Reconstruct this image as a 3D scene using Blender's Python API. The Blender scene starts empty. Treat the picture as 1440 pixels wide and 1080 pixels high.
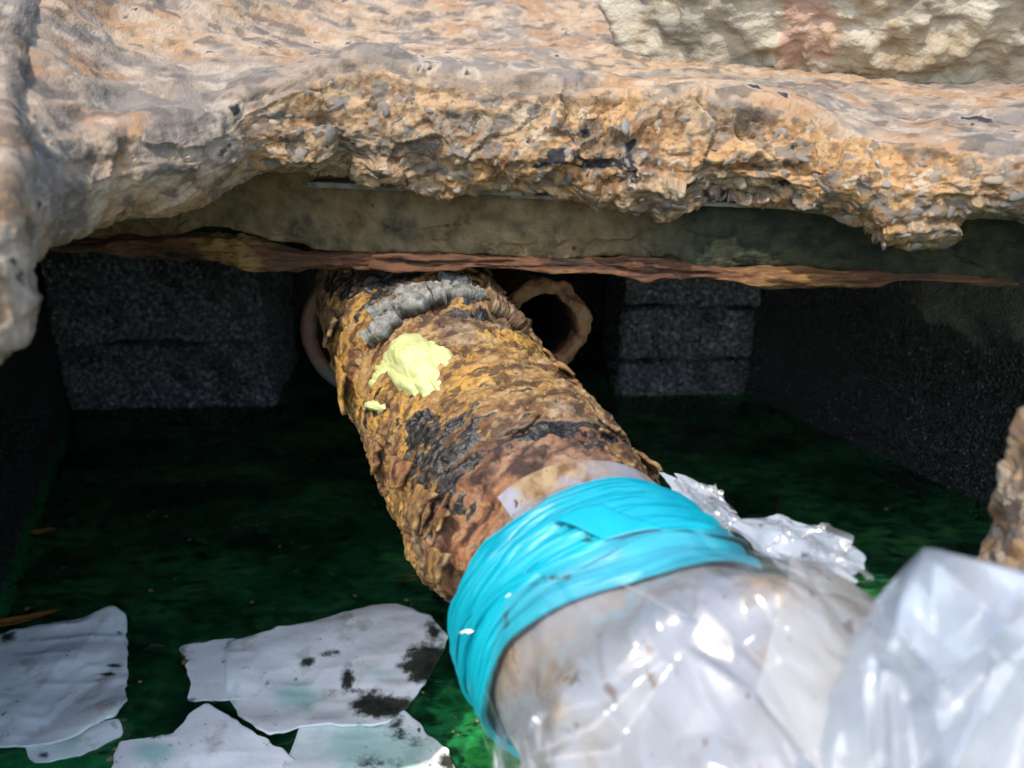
import bpy, bmesh, math, random
import numpy as np
from mathutils import Vector, Matrix

random.seed(7)
rng = np.random.default_rng(11)
sc = bpy.context.scene
col = sc.collection

# ------------------------------------------------------------------ camera, sky, sun, exposure
CAM_H = 1.03
PITCH = math.radians(23.0)
FPX = 1088.0
cam = bpy.data.cameras.new('camera')
cam_o = bpy.data.objects.new('camera', cam)
col.objects.link(cam_o)
cam_o.location = (0, 0, CAM_H)
cam_o.rotation_euler = (math.pi / 2 - PITCH, 0, 0)
cam.sensor_width = 36.0
cam.lens = 36.0 * FPX / 1440.0
cam.clip_start = 0.02
cam.clip_end = 200.0
cam.dof.use_dof = True
cam.dof.focus_distance = 1.06
cam.dof.aperture_fstop = 4.0
sc.camera = cam_o

SUN_ELEV = math.radians(55.0)
SUN_AZ = math.radians(204.0)          # clockwise from +Y: behind the camera, a little to the left
world = bpy.data.worlds.new('World')
sc.world = world
world.use_nodes = True
wn = world.node_tree
sky = wn.nodes.new('ShaderNodeTexSky')
sky.sky_type = 'NISHITA'
sky.sun_disc = False
sky.air_density = 1.5
sky.dust_density = 2.0
sky.ozone_density = 2.0
sky.sun_elevation = SUN_ELEV
sky.sun_rotation = SUN_AZ
wn.nodes['Background'].inputs['Strength'].default_value = 0.15
wn.links.new(sky.outputs[0], wn.nodes['Background'].inputs[0])
sun = bpy.data.lights.new('sun', 'SUN')
sun.energy = 2.1
sun.angle = math.radians(0.5)
sun.color = (1.0, 0.91, 0.78)
sun_o = bpy.data.objects.new('sun', sun)
col.objects.link(sun_o)
to_sun = Vector((math.sin(SUN_AZ) * math.cos(SUN_ELEV), math.cos(SUN_AZ) * math.cos(SUN_ELEV), math.sin(SUN_ELEV)))
sun_o.rotation_euler = to_sun.to_track_quat('Z', 'Y').to_euler()
sun_o.location = (-1, -2, 4)

sc.view_settings.view_transform = 'Standard'
sc.view_settings.look = 'None'
sc.view_settings.gamma = 1.0
sc.view_settings.exposure = 1.42
sc.render.engine = 'CYCLES'
sc.cycles.use_denoising = True
sc.cycles.use_adaptive_sampling = True
sc.cycles.adaptive_threshold = 0.02
sc.cycles.max_bounces = 6
sc.cycles.diffuse_bounces = 3
sc.cycles.glossy_bounces = 3
sc.cycles.transparent_max_bounces = 12
sc.cycles.sample_clamp_indirect = 6.0

# ------------------------------------------------------------------ measuring helpers
CT, ST = math.cos(PITCH), math.sin(PITCH)

def ray(px, py):
    X = (px - 720.0) / FPX
    Y = (540.0 - py) / FPX
    return np.array([X, CT + Y * ST, -ST + Y * CT])

def P(px, py, d):
    return np.array([0, 0, CAM_H]) + ray(px, py) * d

def W(px, py, z):
    r = ray(px, py)
    return np.array([0, 0, CAM_H]) + r * ((z - CAM_H) / r[2])

# ------------------------------------------------------------------ numpy noise
def _hash(ix, iy, iz, seed):
    h = (ix.astype(np.int64) * 374761393 + iy.astype(np.int64) * 668265263 + iz.astype(np.int64) * 2147483647 + seed * 974711) & 0x7fffffff
    h = ((h ^ (h >> 13)) * 1274126177) & 0x7fffffff
    h = ((h ^ (h >> 15)) * 1103515245 + 12345) & 0x7fffffff
    return (h ^ (h >> 16)) & 0x7fffffff

def vnoise(p, seed=0):
    """smooth value noise in -1..1, p is (n,3)"""
    i = np.floor(p).astype(np.int64)
    f = p - i
    u = f * f * f * (f * (f * 6 - 15) + 10)
    r = 0
    for dx in (0, 1):
        wx = u[:, 0] if dx else 1 - u[:, 0]
        for dy in (0, 1):
            wy = u[:, 1] if dy else 1 - u[:, 1]
            for dz in (0, 1):
                wz = u[:, 2] if dz else 1 - u[:, 2]
                v = _hash(i[:, 0] + dx, i[:, 1] + dy, i[:, 2] + dz, seed) / float(0x7fffffff) * 2 - 1
                r = r + v * wx * wy * wz
    return r

def fbm(p, octs=5, seed=0, lac=2.07, gain=0.5, ridged=False):
    s = 0; a = 1.0; t = 0
    q = p.copy()
    for o in range(octs):
        n = vnoise(q + o * 17.3, seed + o)
        if ridged:
            n = 1 - 2 * np.abs(n)
        s = s + a * n; t += a
        a *= gain; q = q * lac
    return s / t

def worley(p, seed=0):
    i = np.floor(p).astype(np.int64)
    f1 = np.full(len(p), 9.0); f2 = np.full(len(p), 9.0); cid = np.zeros(len(p))
    for dx in (-1, 0, 1):
        for dy in (-1, 0, 1):
            for dz in (-1, 0, 1):
                cx, cy, cz = i[:, 0] + dx, i[:, 1] + dy, i[:, 2] + dz
                a = _hash(cx, cy, cz, seed) / float(0x7fffffff)
                b = _hash(cx, cy, cz, seed + 91) / float(0x7fffffff)
                c = _hash(cx, cy, cz, seed + 177) / float(0x7fffffff)
                d = np.sqrt((cx + a - p[:, 0]) ** 2 + (cy + b - p[:, 1]) ** 2 + (cz + c - p[:, 2]) ** 2)
                m = d < f1
                f2 = np.where(m, f1, np.minimum(f2, d))
                cid = np.where(m, a, cid)
                f1 = np.where(m, d, f1)
    return f1, f2, cid

def shards(p, seed, step, tilt):
    """broken-stone relief: every cell is a tilted plane at its own level"""
    i = np.floor(p).astype(np.int64)
    best = np.full(len(p), 9.0); lvl = np.zeros(len(p)); h = np.zeros(len(p))
    K = float(0x7fffffff)
    for dx in (-1, 0, 1):
        for dy in (-1, 0, 1):
            for dz in (-1, 0, 1):
                cx, cy, cz = i[:, 0] + dx, i[:, 1] + dy, i[:, 2] + dz
                r = [_hash(cx, cy, cz, seed + k * 37) / K for k in range(7)]
                ox, oy, oz = cx + r[0] - p[:, 0], cy + r[1] - p[:, 1], cz + r[2] - p[:, 2]
                d = ox * ox + oy * oy + oz * oz
                m = d < best
                best = np.where(m, d, best)
                h = np.where(m, (r[3] - 0.5) * step + ((r[4] - 0.5) * ox + (r[5] - 0.5) * oy + (r[6] - 0.5) * oz) * tilt, h)
                lvl = np.where(m, r[3], lvl)
    return h, lvl

def facet_field(A, B, n, seed, blur=1):
    """piecewise flat crumple over a parameter grid (A along rows, B along columns), values about -1..1"""
    from mathutils.geometry import delaunay_2d_cdt
    rr = np.random.default_rng(seed)
    a0, a1, b0, b1 = A.min(), A.max(), B.min(), B.max()
    mx = 0.15 * (a1 - a0); my = 0.15 * (b1 - b0)
    pts = np.stack([rr.uniform(a0 - mx, a1 + mx, n), rr.uniform(b0 - my, b1 + my, n)], 1)
    pts = np.vstack([pts, [(a0 - mx, b0 - my), (a1 + mx, b0 - my), (a1 + mx, b1 + my), (a0 - mx, b1 + my)]])
    res = delaunay_2d_cdt([Vector(p) for p in pts], [], [], 0, 1e-6)
    vs = np.array([v[:] for v in res[0]]); tris = res[2]
    hv = rr.uniform(-1, 1, len(vs))
    H = np.zeros(A.shape)
    bcol = B[0]
    for t in tris:
        (x0, y0), (x1, y1), (x2, y2) = vs[t[0]], vs[t[1]], vs[t[2]]
        det = (y1 - y2) * (x0 - x2) + (x2 - x1) * (y0 - y2)
        if abs(det) < 1e-12: continue
        c0, c1 = np.searchsorted(bcol, min(y0, y1, y2)), np.searchsorted(bcol, max(y0, y1, y2), 'right')
        if c1 <= c0: continue
        As, Bs, Hs = A[:, c0:c1], B[:, c0:c1], H[:, c0:c1]
        bb = (As >= min(x0, x1, x2)) & (As <= max(x0, x1, x2))
        if not bb.any(): continue
        a_, b_ = As[bb], Bs[bb]
        l0 = ((y1 - y2) * (a_ - x2) + (x2 - x1) * (b_ - y2)) / det
        l1 = ((y2 - y0) * (a_ - x2) + (x0 - x2) * (b_ - y2)) / det
        l2 = 1 - l0 - l1
        ins = (l0 >= -1e-6) & (l1 >= -1e-6) & (l2 >= -1e-6)
        v = hv[t[0]] * l0 + hv[t[1]] * l1 + hv[t[2]] * l2
        tmp = Hs[bb]; tmp[ins] = v[ins]; Hs[bb] = tmp
    for _ in range(blur):
        Hp = np.pad(H, 1, mode='edge')
        H = (Hp[:-2, 1:-1] + Hp[2:, 1:-1] + Hp[1:-1, :-2] + Hp[1:-1, 2:] + 2 * H) / 6
    return H

def smooth(a, b, x):
    t = np.clip((x - a) / (b - a), 0, 1)
    return t * t * (3 - 2 * t)

def catmull(pts, n):
    """n samples along a list of points (k,dim), uniform in index"""
    pts = np.asarray(pts, float)
    k = len(pts)
    t = np.linspace(0, k - 1, n)
    i = np.clip(np.floor(t).astype(int), 0, k - 2)
    f = (t - i)[(...,) + (None,) * (pts.ndim - 1)]
    p0 = pts[np.clip(i - 1, 0, k - 1)]; p1 = pts[i]; p2 = pts[i + 1]; p3 = pts[np.clip(i + 2, 0, k - 1)]
    return 0.5 * (2 * p1 + (p2 - p0) * f + (2 * p0 - 5 * p1 + 4 * p2 - p3) * f ** 2 + (3 * p1 - p0 - 3 * p2 + p3) * f ** 3)

def grid_normals(G):
    du = np.gradient(G, axis=0); dv = np.gradient(G, axis=1)
    n = np.cross(du, dv)
    l = np.linalg.norm(n, axis=2, keepdims=True)
    return n / np.maximum(l, 1e-9)

# ------------------------------------------------------------------ object helpers
def mesh_from(name, V, F, smooth_shade=True):
    me = bpy.data.meshes.new(name)
    V = np.asarray(V, np.float32)
    F = np.asarray(F, np.int32)
    k = F.shape[1]
    me.vertices.add(len(V)); me.vertices.foreach_set('co', V.ravel())
    me.loops.add(F.size); me.loops.foreach_set('vertex_index', F.ravel())
    me.polygons.add(len(F))
    me.polygons.foreach_set('loop_start', np.arange(0, F.size, k, dtype=np.int32))
    me.polygons.foreach_set('loop_total', np.full(len(F), k, dtype=np.int32))
    me.update(calc_edges=True)
    me.validate()
    if smooth_shade:
        me.shade_smooth()
    return me

def grid_faces(nu, nv, wrap_v=False):
    i = np.arange(nu - 1)[:, None]
    j = np.arange(nv if wrap_v else nv - 1)[None, :]
    a = i * nv + j
    b = i * nv + (j + 1) % nv
    c = (i + 1) * nv + (j + 1) % nv
    d = (i + 1) * nv + j
    return np.stack([a, b, c, d], axis=-1).reshape(-1, 4)

def add_obj(name, me, mat, parent=None, label=None, cat=None, group=None, kind=None):
    o = bpy.data.objects.new(name, me)
    col.objects.link(o)
    if me is not None and mat is not None and len(me.materials) == 0:
        me.materials.append(mat)
    if parent is not None:
        o.parent = parent
    if label: o['label'] = label
    if cat: o['category'] = cat
    if group: o['group'] = group
    if kind: o['kind'] = kind
    return o

def empty(name, loc, label, cat, group=None):
    o = bpy.data.objects.new(name, None)
    o.empty_display_size = 0.05
    col.objects.link(o)
    o['label'] = label; o['category'] = cat
    if group: o['group'] = group
    o.location = loc
    o['_loc'] = 0
    del o['_loc']
    return o

def under(o, parent):
    """parent keeping the world place"""
    o.parent = parent
    o.matrix_parent_inverse = Matrix.Translation(-Vector(parent.location))
    return o

def attr(me, name, vals):
    a = me.attributes.new(name, 'FLOAT', 'POINT')
    a.data.foreach_set('value', np.asarray(vals, np.float32).ravel())

def noise_attrs(me, V, co, s1, s2, s3, s4, seed, cellco=None, cell=None):
    """scalar noise fields kept on the mesh for the materials"""
    for nm, s_, o_, k in (('n1', s1, 5, 0), ('n2', s2, 4, 10), ('n3', s3, 3, 20), ('n4', s4, 3, 30)):
        q = co * s_
        q = q + 0.3 * np.stack([vnoise(q * 1.3 + 5.1, seed + k + 3), vnoise(q * 1.3 + 9.4, seed + k + 4), vnoise(q * 1.3 + 1.7, seed + k + 5)], 1)
        attr(me, nm, 0.5 + 0.56 * fbm(q, o_, seed + k))
    if cell is None:
        cell = worley((co if cellco is None else cellco), seed + 50)[2]
    attr(me, 'cell', cell)

def sheet(G, thick=0.0, normals=None):
    """verts, faces of a grid; with thickness a closed two-sided sheet"""
    nu, nv = G.shape[:2]
    F = grid_faces(nu, nv)
    V = G.reshape(-1, 3)
    if thick <= 0:
        return V, F
    N = grid_normals(G) if normals is None else normals
    V2 = (G - N * thick).reshape(-1, 3)
    n = len(V)
    F2 = F[:, ::-1] + n
    bd = []
    for i in range(nu - 1):
        bd.append((i * nv, (i + 1) * nv, n + (i + 1) * nv, n + i * nv))
        bd.append(((i + 1) * nv + nv - 1, i * nv + nv - 1, n + i * nv + nv - 1, n + (i + 1) * nv + nv - 1))
    for j in range(nv - 1):
        bd.append((j + 1, j, n + j, n + j + 1))
        b = (nu - 1) * nv
        bd.append((b + j, b + j + 1, n + b + j + 1, n + b + j))
    return np.vstack([V, V2]), np.vstack([F, F2, np.array(bd)])

# ------------------------------------------------------------------ node helpers
class Mat:
    def __init__(s, name):
        s.m = bpy.data.materials.new(name)
        s.m.use_nodes = True
        s.t = s.m.node_tree
        s.b = s.t.nodes['Principled BSDF']
        s.out = s.t.nodes['Material Output']
        tc = s.t.nodes.new('ShaderNodeTexCoord')
        s.co = tc.outputs['Object']
    def link(s, a, b): s.t.links.new(a, b)
    def setin(s, sock, v):
        if hasattr(v, 'is_output') or isinstance(v, bpy.types.NodeSocket):
            s.link(v, sock)
        else:
            sock.default_value = v
    def mapping(s, scale=(1, 1, 1), rot=(0, 0, 0), loc=(0, 0, 0), co=None):
        n = s.t.nodes.new('ShaderNodeMapping')
        n.inputs['Scale'].default_value = scale
        n.inputs['Rotation'].default_value = rot
        n.inputs['Location'].default_value = loc
        s.link(co or s.co, n.inputs['Vector'])
        return n.outputs[0]
    def noise(s, scale, detail=5, rough=0.55, dist=0.0, co=None, lac=2.0):
        n = s.t.nodes.new('ShaderNodeTexNoise')
        n.inputs['Scale'].default_value = scale
        n.inputs['Detail'].default_value = detail
        n.inputs['Roughness'].default_value = rough
        n.inputs['Distortion'].default_value = dist
        n.inputs['Lacunarity'].default_value = lac
        s.link(co or s.co, n.inputs['Vector'])
        return n.outputs['Fac']
    def voronoi(s, scale, feature='F1', co=None, rand=1.0, out='Distance'):
        n = s.t.nodes.new('ShaderNodeTexVoronoi')
        n.feature = feature
        n.inputs['Scale'].default_value = scale
        n.inputs['Randomness'].default_value = rand
        s.link(co or s.co, n.inputs['Vector'])
        return n.outputs[out]
    def ramp(s, fac, stops, interp='LINEAR'):
        n = s.t.nodes.new('ShaderNodeValToRGB')
        cr = n.color_ramp
        cr.interpolation = interp
        while len(cr.elements) < len(stops):
            cr.elements.new(0.5)
        for e, (p, c) in zip(cr.elements, stops):
            e.position = p
            e.color = (*c, 1) if len(c) == 3 else c
        s.link(fac, n.inputs[0])
        return n.outputs[0]
    def step(s, fac, a, b):
        n = s.t.nodes.new('ShaderNodeMapRange')
        n.interpolation_type = 'SMOOTHSTEP'
        n.inputs[1].default_value = a; n.inputs[2].default_value = b
        s.link(fac, n.inputs[0])
        return n.outputs[0]
    def rng(s, fac, a, b, c, d):
        n = s.t.nodes.new('ShaderNodeMapRange')
        for i, v in enumerate((a, b, c, d)):
            n.inputs[i + 1].default_value = v
        s.link(fac, n.inputs[0])
        return n.outputs[0]
    def mix(s, fac, a, b, mode='MIX'):
        n = s.t.nodes.new('ShaderNodeMix')
        n.data_type = 'RGBA'
        n.blend_type = mode
        for sock, v in ((n.inputs[0], fac), (n.inputs[6], a), (n.inputs[7], b)):
            if isinstance(v, tuple):
                v = (*v, 1) if len(v) == 3 else v
            s.setin(sock, v)
        return n.outputs[2]
    def math(s, op, a, b=0.0):
        n = s.t.nodes.new('ShaderNodeMath')
        n.operation = op
        s.setin(n.inputs[0], a); s.setin(n.inputs[1], b)
        n.use_clamp = False
        return n.outputs[0]
    def attr(s, name):
        n = s.t.nodes.new('ShaderNodeAttribute')
        n.attribute_name = name
        return n.outputs['Fac']
    def objrand(s):
        n = s.t.nodes.new('ShaderNodeObjectInfo')
        return n.outputs['Random']
    def bump(s, h, strength=0.5, dist=0.01, prev=None):
        n = s.t.nodes.new('ShaderNodeBump')
        n.inputs['Strength'].default_value = strength
        n.inputs['Distance'].default_value = dist
        s.link(h, n.inputs['Height'])
        if prev is not None:
            s.link(prev, n.inputs['Normal'])
        return n.outputs[0]
    def done(s, color, rough=0.8, normal=None, spec=0.5, **kw):
        s.setin(s.b.inputs['Base Color'], color if not isinstance(color, tuple) else (*color, 1))
        s.setin(s.b.inputs['Roughness'], rough)
        s.b.inputs['Specular IOR Level'].default_value = spec
        if normal is not None:
            s.link(normal, s.b.inputs['Normal'])
        for k, v in kw.items():
            s.setin(s.b.inputs[k.replace('_', ' ')], v)
        return s.m

# ------------------------------------------------------------------ materials
def mat_concrete():
    m = Mat('broken_concrete')
    fr = m.attr('fracture'); dk = m.attr('tar')
    n1 = m.attr('n1'); n2 = m.attr('n2'); n3 = m.attr('n3'); n4 = m.attr('n4'); cell = m.attr('cell')
    wcol = m.mix(m.step(n4, 0.35, 0.65), (0.42, 0.315, 0.22), (0.29, 0.235, 0.19))
    wcol = m.mix(m.math('MULTIPLY', m.step(n1, 0.54, 0.66), 0.7), wcol, (0.17, 0.16, 0.155))
    wcol = m.mix(m.math('MULTIPLY', m.step(n1, 0.48, 0.30), 0.65), wcol, (0.36, 0.20, 0.095))
    wcol = m.mix(m.math('MULTIPLY', m.step(n2, 0.56, 0.72), 0.6), wcol, (0.48, 0.41, 0.33))
    wcol = m.mix(m.math('MULTIPLY', m.step(n2, 0.44, 0.28), 0.75), wcol, (0.11, 0.095, 0.085))
    wcol = m.mix(m.math('MULTIPLY', m.step(n3, 0.46, 0.30), 0.25), wcol, (0.12, 0.10, 0.085))
    ocol = m.mix(m.step(n4, 0.35, 0.65), (0.44, 0.27, 0.13), (0.36, 0.26, 0.17))
    ocol = m.mix(m.math('MULTIPLY', m.step(n1, 0.50, 0.64), 0.7), ocol, (0.23, 0.20, 0.165))
    ocol = m.mix(m.math('MULTIPLY', m.step(n2, 0.46, 0.30), 0.8), ocol, (0.16, 0.078, 0.034))
    ocol = m.mix(m.math('MULTIPLY', m.step(n2, 0.58, 0.72), 0.6), ocol, (0.48, 0.36, 0.22))
    ocol = m.mix(m.math('MULTIPLY', m.step(n3, 0.44, 0.30), 0.5), ocol, (0.07, 0.045, 0.030))
    ocol = m.mix(m.math('MULTIPLY', m.step(n3, 0.58, 0.74), 0.4), ocol, (0.54, 0.40, 0.24))
    cl = m.ramp(cell, [(0.0, (0.43, 0.25, 0.11)), (0.50, (0.155, 0.15, 0.145)), (0.66, (0.40, 0.24, 0.10)), (0.80, (0.22, 0.19, 0.16)), (0.90, (0.45, 0.385, 0.31)), (0.96, (0.05, 0.048, 0.05))], 'CONSTANT')
    csel = m.math('MULTIPLY', m.ramp(cell, [(0.0, (0.1, 0.1, 0.1)), (0.50, (0.85, 0.85, 0.85)), (0.66, (0.1, 0.1, 0.1)), (0.80, (0.8, 0.8, 0.8))], 'CONSTANT'), m.step(n3, 0.30, 0.42))
    ocol = m.mix(csel, ocol, cl)
    fsel = m.step(m.math('ADD', fr, m.math('MULTIPLY', m.math('SUBTRACT', n2, 0.5), 0.9)), 0.35, 0.65)
    c = m.mix(fsel, wcol, ocol)
    c = m.mix(1.0, c, (0.65, 0.62, 0.585), 'MULTIPLY')
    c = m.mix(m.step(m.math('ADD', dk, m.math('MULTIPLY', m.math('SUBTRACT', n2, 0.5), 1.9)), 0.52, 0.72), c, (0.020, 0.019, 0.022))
    nb = m.bump(m.noise(260, 2, 0.6), 0.45, 0.004)
    return m.done(c, 0.88, nb, 0.25)

def mat_rubble():
    m = Mat('pale_rubble')
    n1 = m.attr('n1'); n2 = m.attr('n2')
    c = m.ramp(n1, [(0.22, (0.10, 0.095, 0.09)), (0.42, (0.38, 0.34, 0.265)), (0.52, (0.52, 0.47, 0.37)), (0.60, (0.36, 0.28, 0.17)), (0.75, (0.48, 0.43, 0.36))])
    c2 = m.ramp(n2, [(0.30, (0.09, 0.085, 0.085)), (0.45, (0.42, 0.37, 0.29)), (0.56, (0.55, 0.50, 0.40)), (0.70, (0.30, 0.21, 0.12))])
    c = m.mix(0.5, c, c2)
    c = m.mix(1.0, c, (0.72, 0.73, 0.74), 'MULTIPLY')
    pk = m.attr('pink')
    c = m.mix(m.math('MULTIPLY', m.step(m.math('ADD', pk, m.math('MULTIPLY', m.math('SUBTRACT', n2, 0.5), 1.6)), 0.35, 0.8), 0.6), c, m.ramp(n2, [(0.4, (0.42, 0.24, 0.13)), (0.6, (0.36, 0.20, 0.16))]))
    return m.done(c, 0.9, m.bump(m.noise(120, 2, 0.6), 0.4, 0.008), 0.2)

def mat_stone():
    m = Mat('aggregate_stone')
    r = m.objrand()
    base = m.ramp(r, [(0.0, (0.115, 0.11, 0.11)), (0.35, (0.16, 0.155, 0.15)), (0.6, (0.20, 0.17, 0.13)), (0.8, (0.30, 0.27, 0.23)), (0.92, (0.05, 0.048, 0.05)), (1.0, (0.42, 0.38, 0.33))], 'CONSTANT')
    n = m.noise(120, 4, 0.6, 0.3)
    c = m.mix(m.step(n, 0.52, 0.68), base, (0.34, 0.22, 0.11))
    c = m.mix(m.step(n, 0.42, 0.3), c, (0.07, 0.065, 0.062))
    return m.done(c, 0.75, m.bump(n, 0.4, 0.004), 0.3)

def mat_rust():
    m = Mat('rust_scale')
    bl = m.attr('tar'); rd = m.attr('red'); gy = m.attr('grey')
    n1 = m.attr('n1'); n2 = m.attr('n2'); n3 = m.attr('n3'); n4 = m.attr('n4'); cell = m.attr('cell')
    c = m.mix(m.step(n4, 0.35, 0.6), (0.27, 0.145, 0.040), (0.19, 0.105, 0.045))
    c = m.mix(m.math('MULTIPLY', m.step(n1, 0.50, 0.36), 0.85), c, (0.12, 0.055, 0.024))
    c = m.mix(m.math('MULTIPLY', m.step(n1, 0.54, 0.70), 0.8), c, (0.42, 0.235, 0.045))
    c = m.mix(m.math('MULTIPLY', m.step(n2, 0.47, 0.32), 0.85), c, (0.055, 0.028, 0.016))
    c = m.mix(m.math('MULTIPLY', m.step(n2, 0.55, 0.72), 0.65), c, (0.36, 0.25, 0.13))
    c = m.mix(m.math('MULTIPLY', m.step(n3, 0.44, 0.30), 0.5), c, (0.030, 0.018, 0.012))
    c = m.mix(m.math('MULTIPLY', m.step(n3, 0.58, 0.74), 0.4), c, (0.42, 0.30, 0.15))
    red = m.ramp(n2, [(0.26, (0.035, 0.016, 0.011)), (0.42, (0.16, 0.072, 0.04)), (0.54, (0.25, 0.115, 0.06)), (0.65, (0.30, 0.165, 0.085)), (0.8, (0.13, 0.10, 0.10))])
    c = m.mix(m.step(m.math('ADD', rd, m.math('MULTIPLY', m.math('SUBTRACT', n1, 0.5), 1.6)), 0.4, 0.62), c, red)
    lav = m.ramp(n2, [(0.3, (0.04, 0.03, 0.026)), (0.52, (0.17, 0.13, 0.105)), (0.72, (0.25, 0.21, 0.18))])
    c = m.mix(m.math('MULTIPLY', m.step(n4, 0.60, 0.74), 0.5), c, lav)
    c = m.mix(m.step(m.math('ADD', gy, m.math('MULTIPLY', m.math('SUBTRACT', n2, 0.5), 1.2)), 0.42, 0.6), c, m.ramp(n2, [(0.35, (0.05, 0.05, 0.05)), (0.5, (0.17, 0.165, 0.155)), (0.7, (0.26, 0.245, 0.22))]))
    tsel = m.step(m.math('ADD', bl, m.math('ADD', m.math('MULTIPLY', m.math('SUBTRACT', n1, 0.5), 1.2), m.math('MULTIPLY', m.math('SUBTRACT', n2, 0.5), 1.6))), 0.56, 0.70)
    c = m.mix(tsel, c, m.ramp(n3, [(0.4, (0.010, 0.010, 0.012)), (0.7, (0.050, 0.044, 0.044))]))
    c = m.mix(1.0, c, (0.78, 0.76, 0.68), 'MULTIPLY')
    nb = m.bump(m.noise(330, 2, 0.6), 0.55, 0.003)
    rough = m.rng(tsel, 0, 1, 0.85, 0.40)
    return m.done(c, rough, nb, 0.35)

def mat_dark_rust():
    m = Mat('dark_rust')
    n1 = m.noise(30, 6, 0.65, 0.6)
    n2 = m.noise(110, 5, 0.65, 0.3)
    c = m.ramp(n1, [(0.32, (0.04, 0.017, 0.011)), (0.44, (0.18, 0.070, 0.034)), (0.55, (0.29, 0.135, 0.055)), (0.66, (0.27, 0.18, 0.13)), (0.78, (0.08, 0.04, 0.03))])
    c = m.mix(m.step(n2, 0.56, 0.7), c, (0.30, 0.20, 0.12))
    c = m.mix(m.attr('soot'), c, (0.008, 0.007, 0.007))  # shade inside the pipe mouth, put into the colour
    return m.done(c, 0.7, m.bump(m.math('ADD', n1, m.math('MULTIPLY', n2, 0.6)), 0.6, 0.008), 0.4)

def mat_plate_rust():
    m = Mat('plain_brown_rust')
    n1 = m.noise(14, 5, 0.6, 0.4)
    tar_shade = m.attr('tar')
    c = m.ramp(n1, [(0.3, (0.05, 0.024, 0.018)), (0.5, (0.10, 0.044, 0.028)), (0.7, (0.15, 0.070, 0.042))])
    c = m.mix(m.step(m.math('ADD', tar_shade, m.math('MULTIPLY', m.math('SUBTRACT', n1, 0.5), 1.0)), 0.45, 0.6), c, (0.05, 0.045, 0.045))
    return m.done(c, 0.6, m.bump(m.noise(140, 5, 0.6), 0.35, 0.004), 0.4)

def mat_beam():
    m = Mat('stained_beam')
    al = m.attr('algae')
    n1 = m.noise(7, 4, 0.6, 0)
    n2 = m.noise(45, 4, 0.65, 0)
    n3 = m.noise(220, 2, 0.6)
    c = m.ramp(n1, [(0.33, (0.02, 0.02, 0.014)), (0.43, (0.09, 0.078, 0.040)), (0.50, (0.17, 0.12, 0.058)), (0.58, (0.13, 0.072, 0.030)), (0.68, (0.05, 0.058, 0.036))])
    c = m.mix(0.45, c, m.ramp(n2, [(0.35, (0.02, 0.02, 0.016)), (0.5, (0.15, 0.115, 0.06)), (0.68, (0.25, 0.21, 0.13))]))
    c = m.mix(m.step(m.math('ADD', al, m.math('MULTIPLY', m.math('SUBTRACT', n1, 0.5), 1.2)), 0.35, 0.75), c, m.ramp(n2, [(0.4, (0.006, 0.010, 0.006)), (0.65, (0.035, 0.040, 0.016))]))
    sp = m.voronoi(38)
    c = m.mix(m.math('MULTIPLY', m.step(sp, 0.16, 0.07), m.step(n1, 0.5, 0.6)), c, (0.02, 0.02, 0.018))
    c = m.mix(1.0, c, (0.74, 0.74, 0.74), 'MULTIPLY')
    return m.done(c, 0.8, m.bump(n3, 0.4, 0.004), 0.3)

def mat_flange():
    m = Mat('red_rust')
    st = m.mapping(scale=(0.35, 1, 2.2))
    n1 = m.noise(22, 4, 0.65, 0, co=st)
    n2 = m.noise(80, 4, 0.65, 0, co=st)
    oc = m.attr('ochre')
    c = m.ramp(n1, [(0.34, (0.010, 0.006, 0.005)), (0.43, (0.050, 0.022, 0.011)), (0.52, (0.095, 0.040, 0.018)), (0.60, (0.055, 0.027, 0.015)), (0.70, (0.018, 0.012, 0.009))])
    c = m.mix(m.step(m.math('ADD', oc, m.math('MULTIPLY', m.math('SUBTRACT', n1, 0.5), 1.6)), 0.4, 0.62), c, m.ramp(n2, [(0.35, (0.045, 0.025, 0.010)), (0.5, (0.16, 0.085, 0.022)), (0.68, (0.20, 0.13, 0.058))]))
    return m.done(c, 0.8, m.bump(n2, 0.6, 0.006), 0.3)

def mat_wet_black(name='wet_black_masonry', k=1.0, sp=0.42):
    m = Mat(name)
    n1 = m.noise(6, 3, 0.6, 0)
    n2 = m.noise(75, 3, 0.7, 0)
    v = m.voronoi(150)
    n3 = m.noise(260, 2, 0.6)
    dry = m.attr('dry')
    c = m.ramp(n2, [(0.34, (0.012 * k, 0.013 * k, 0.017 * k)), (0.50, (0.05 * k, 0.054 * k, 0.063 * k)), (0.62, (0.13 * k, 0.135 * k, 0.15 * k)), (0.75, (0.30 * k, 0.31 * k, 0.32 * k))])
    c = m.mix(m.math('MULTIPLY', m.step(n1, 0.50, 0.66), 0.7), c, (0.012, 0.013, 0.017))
    c = m.mix(m.math('MULTIPLY', m.step(m.voronoi(95), 0.22, 0.12), m.step(n2, 0.45, 0.58)), c, (sp, sp * 1.04, sp * 1.12))  # pale specks painted in as wet glints
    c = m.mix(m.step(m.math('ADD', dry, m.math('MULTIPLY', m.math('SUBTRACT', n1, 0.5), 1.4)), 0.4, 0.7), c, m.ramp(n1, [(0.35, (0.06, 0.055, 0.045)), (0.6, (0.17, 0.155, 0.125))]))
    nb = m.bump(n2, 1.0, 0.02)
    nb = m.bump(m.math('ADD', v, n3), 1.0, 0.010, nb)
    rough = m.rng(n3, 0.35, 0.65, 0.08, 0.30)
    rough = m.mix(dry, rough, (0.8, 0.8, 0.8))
    return m.done(c, rough, nb, 0.9)

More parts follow.
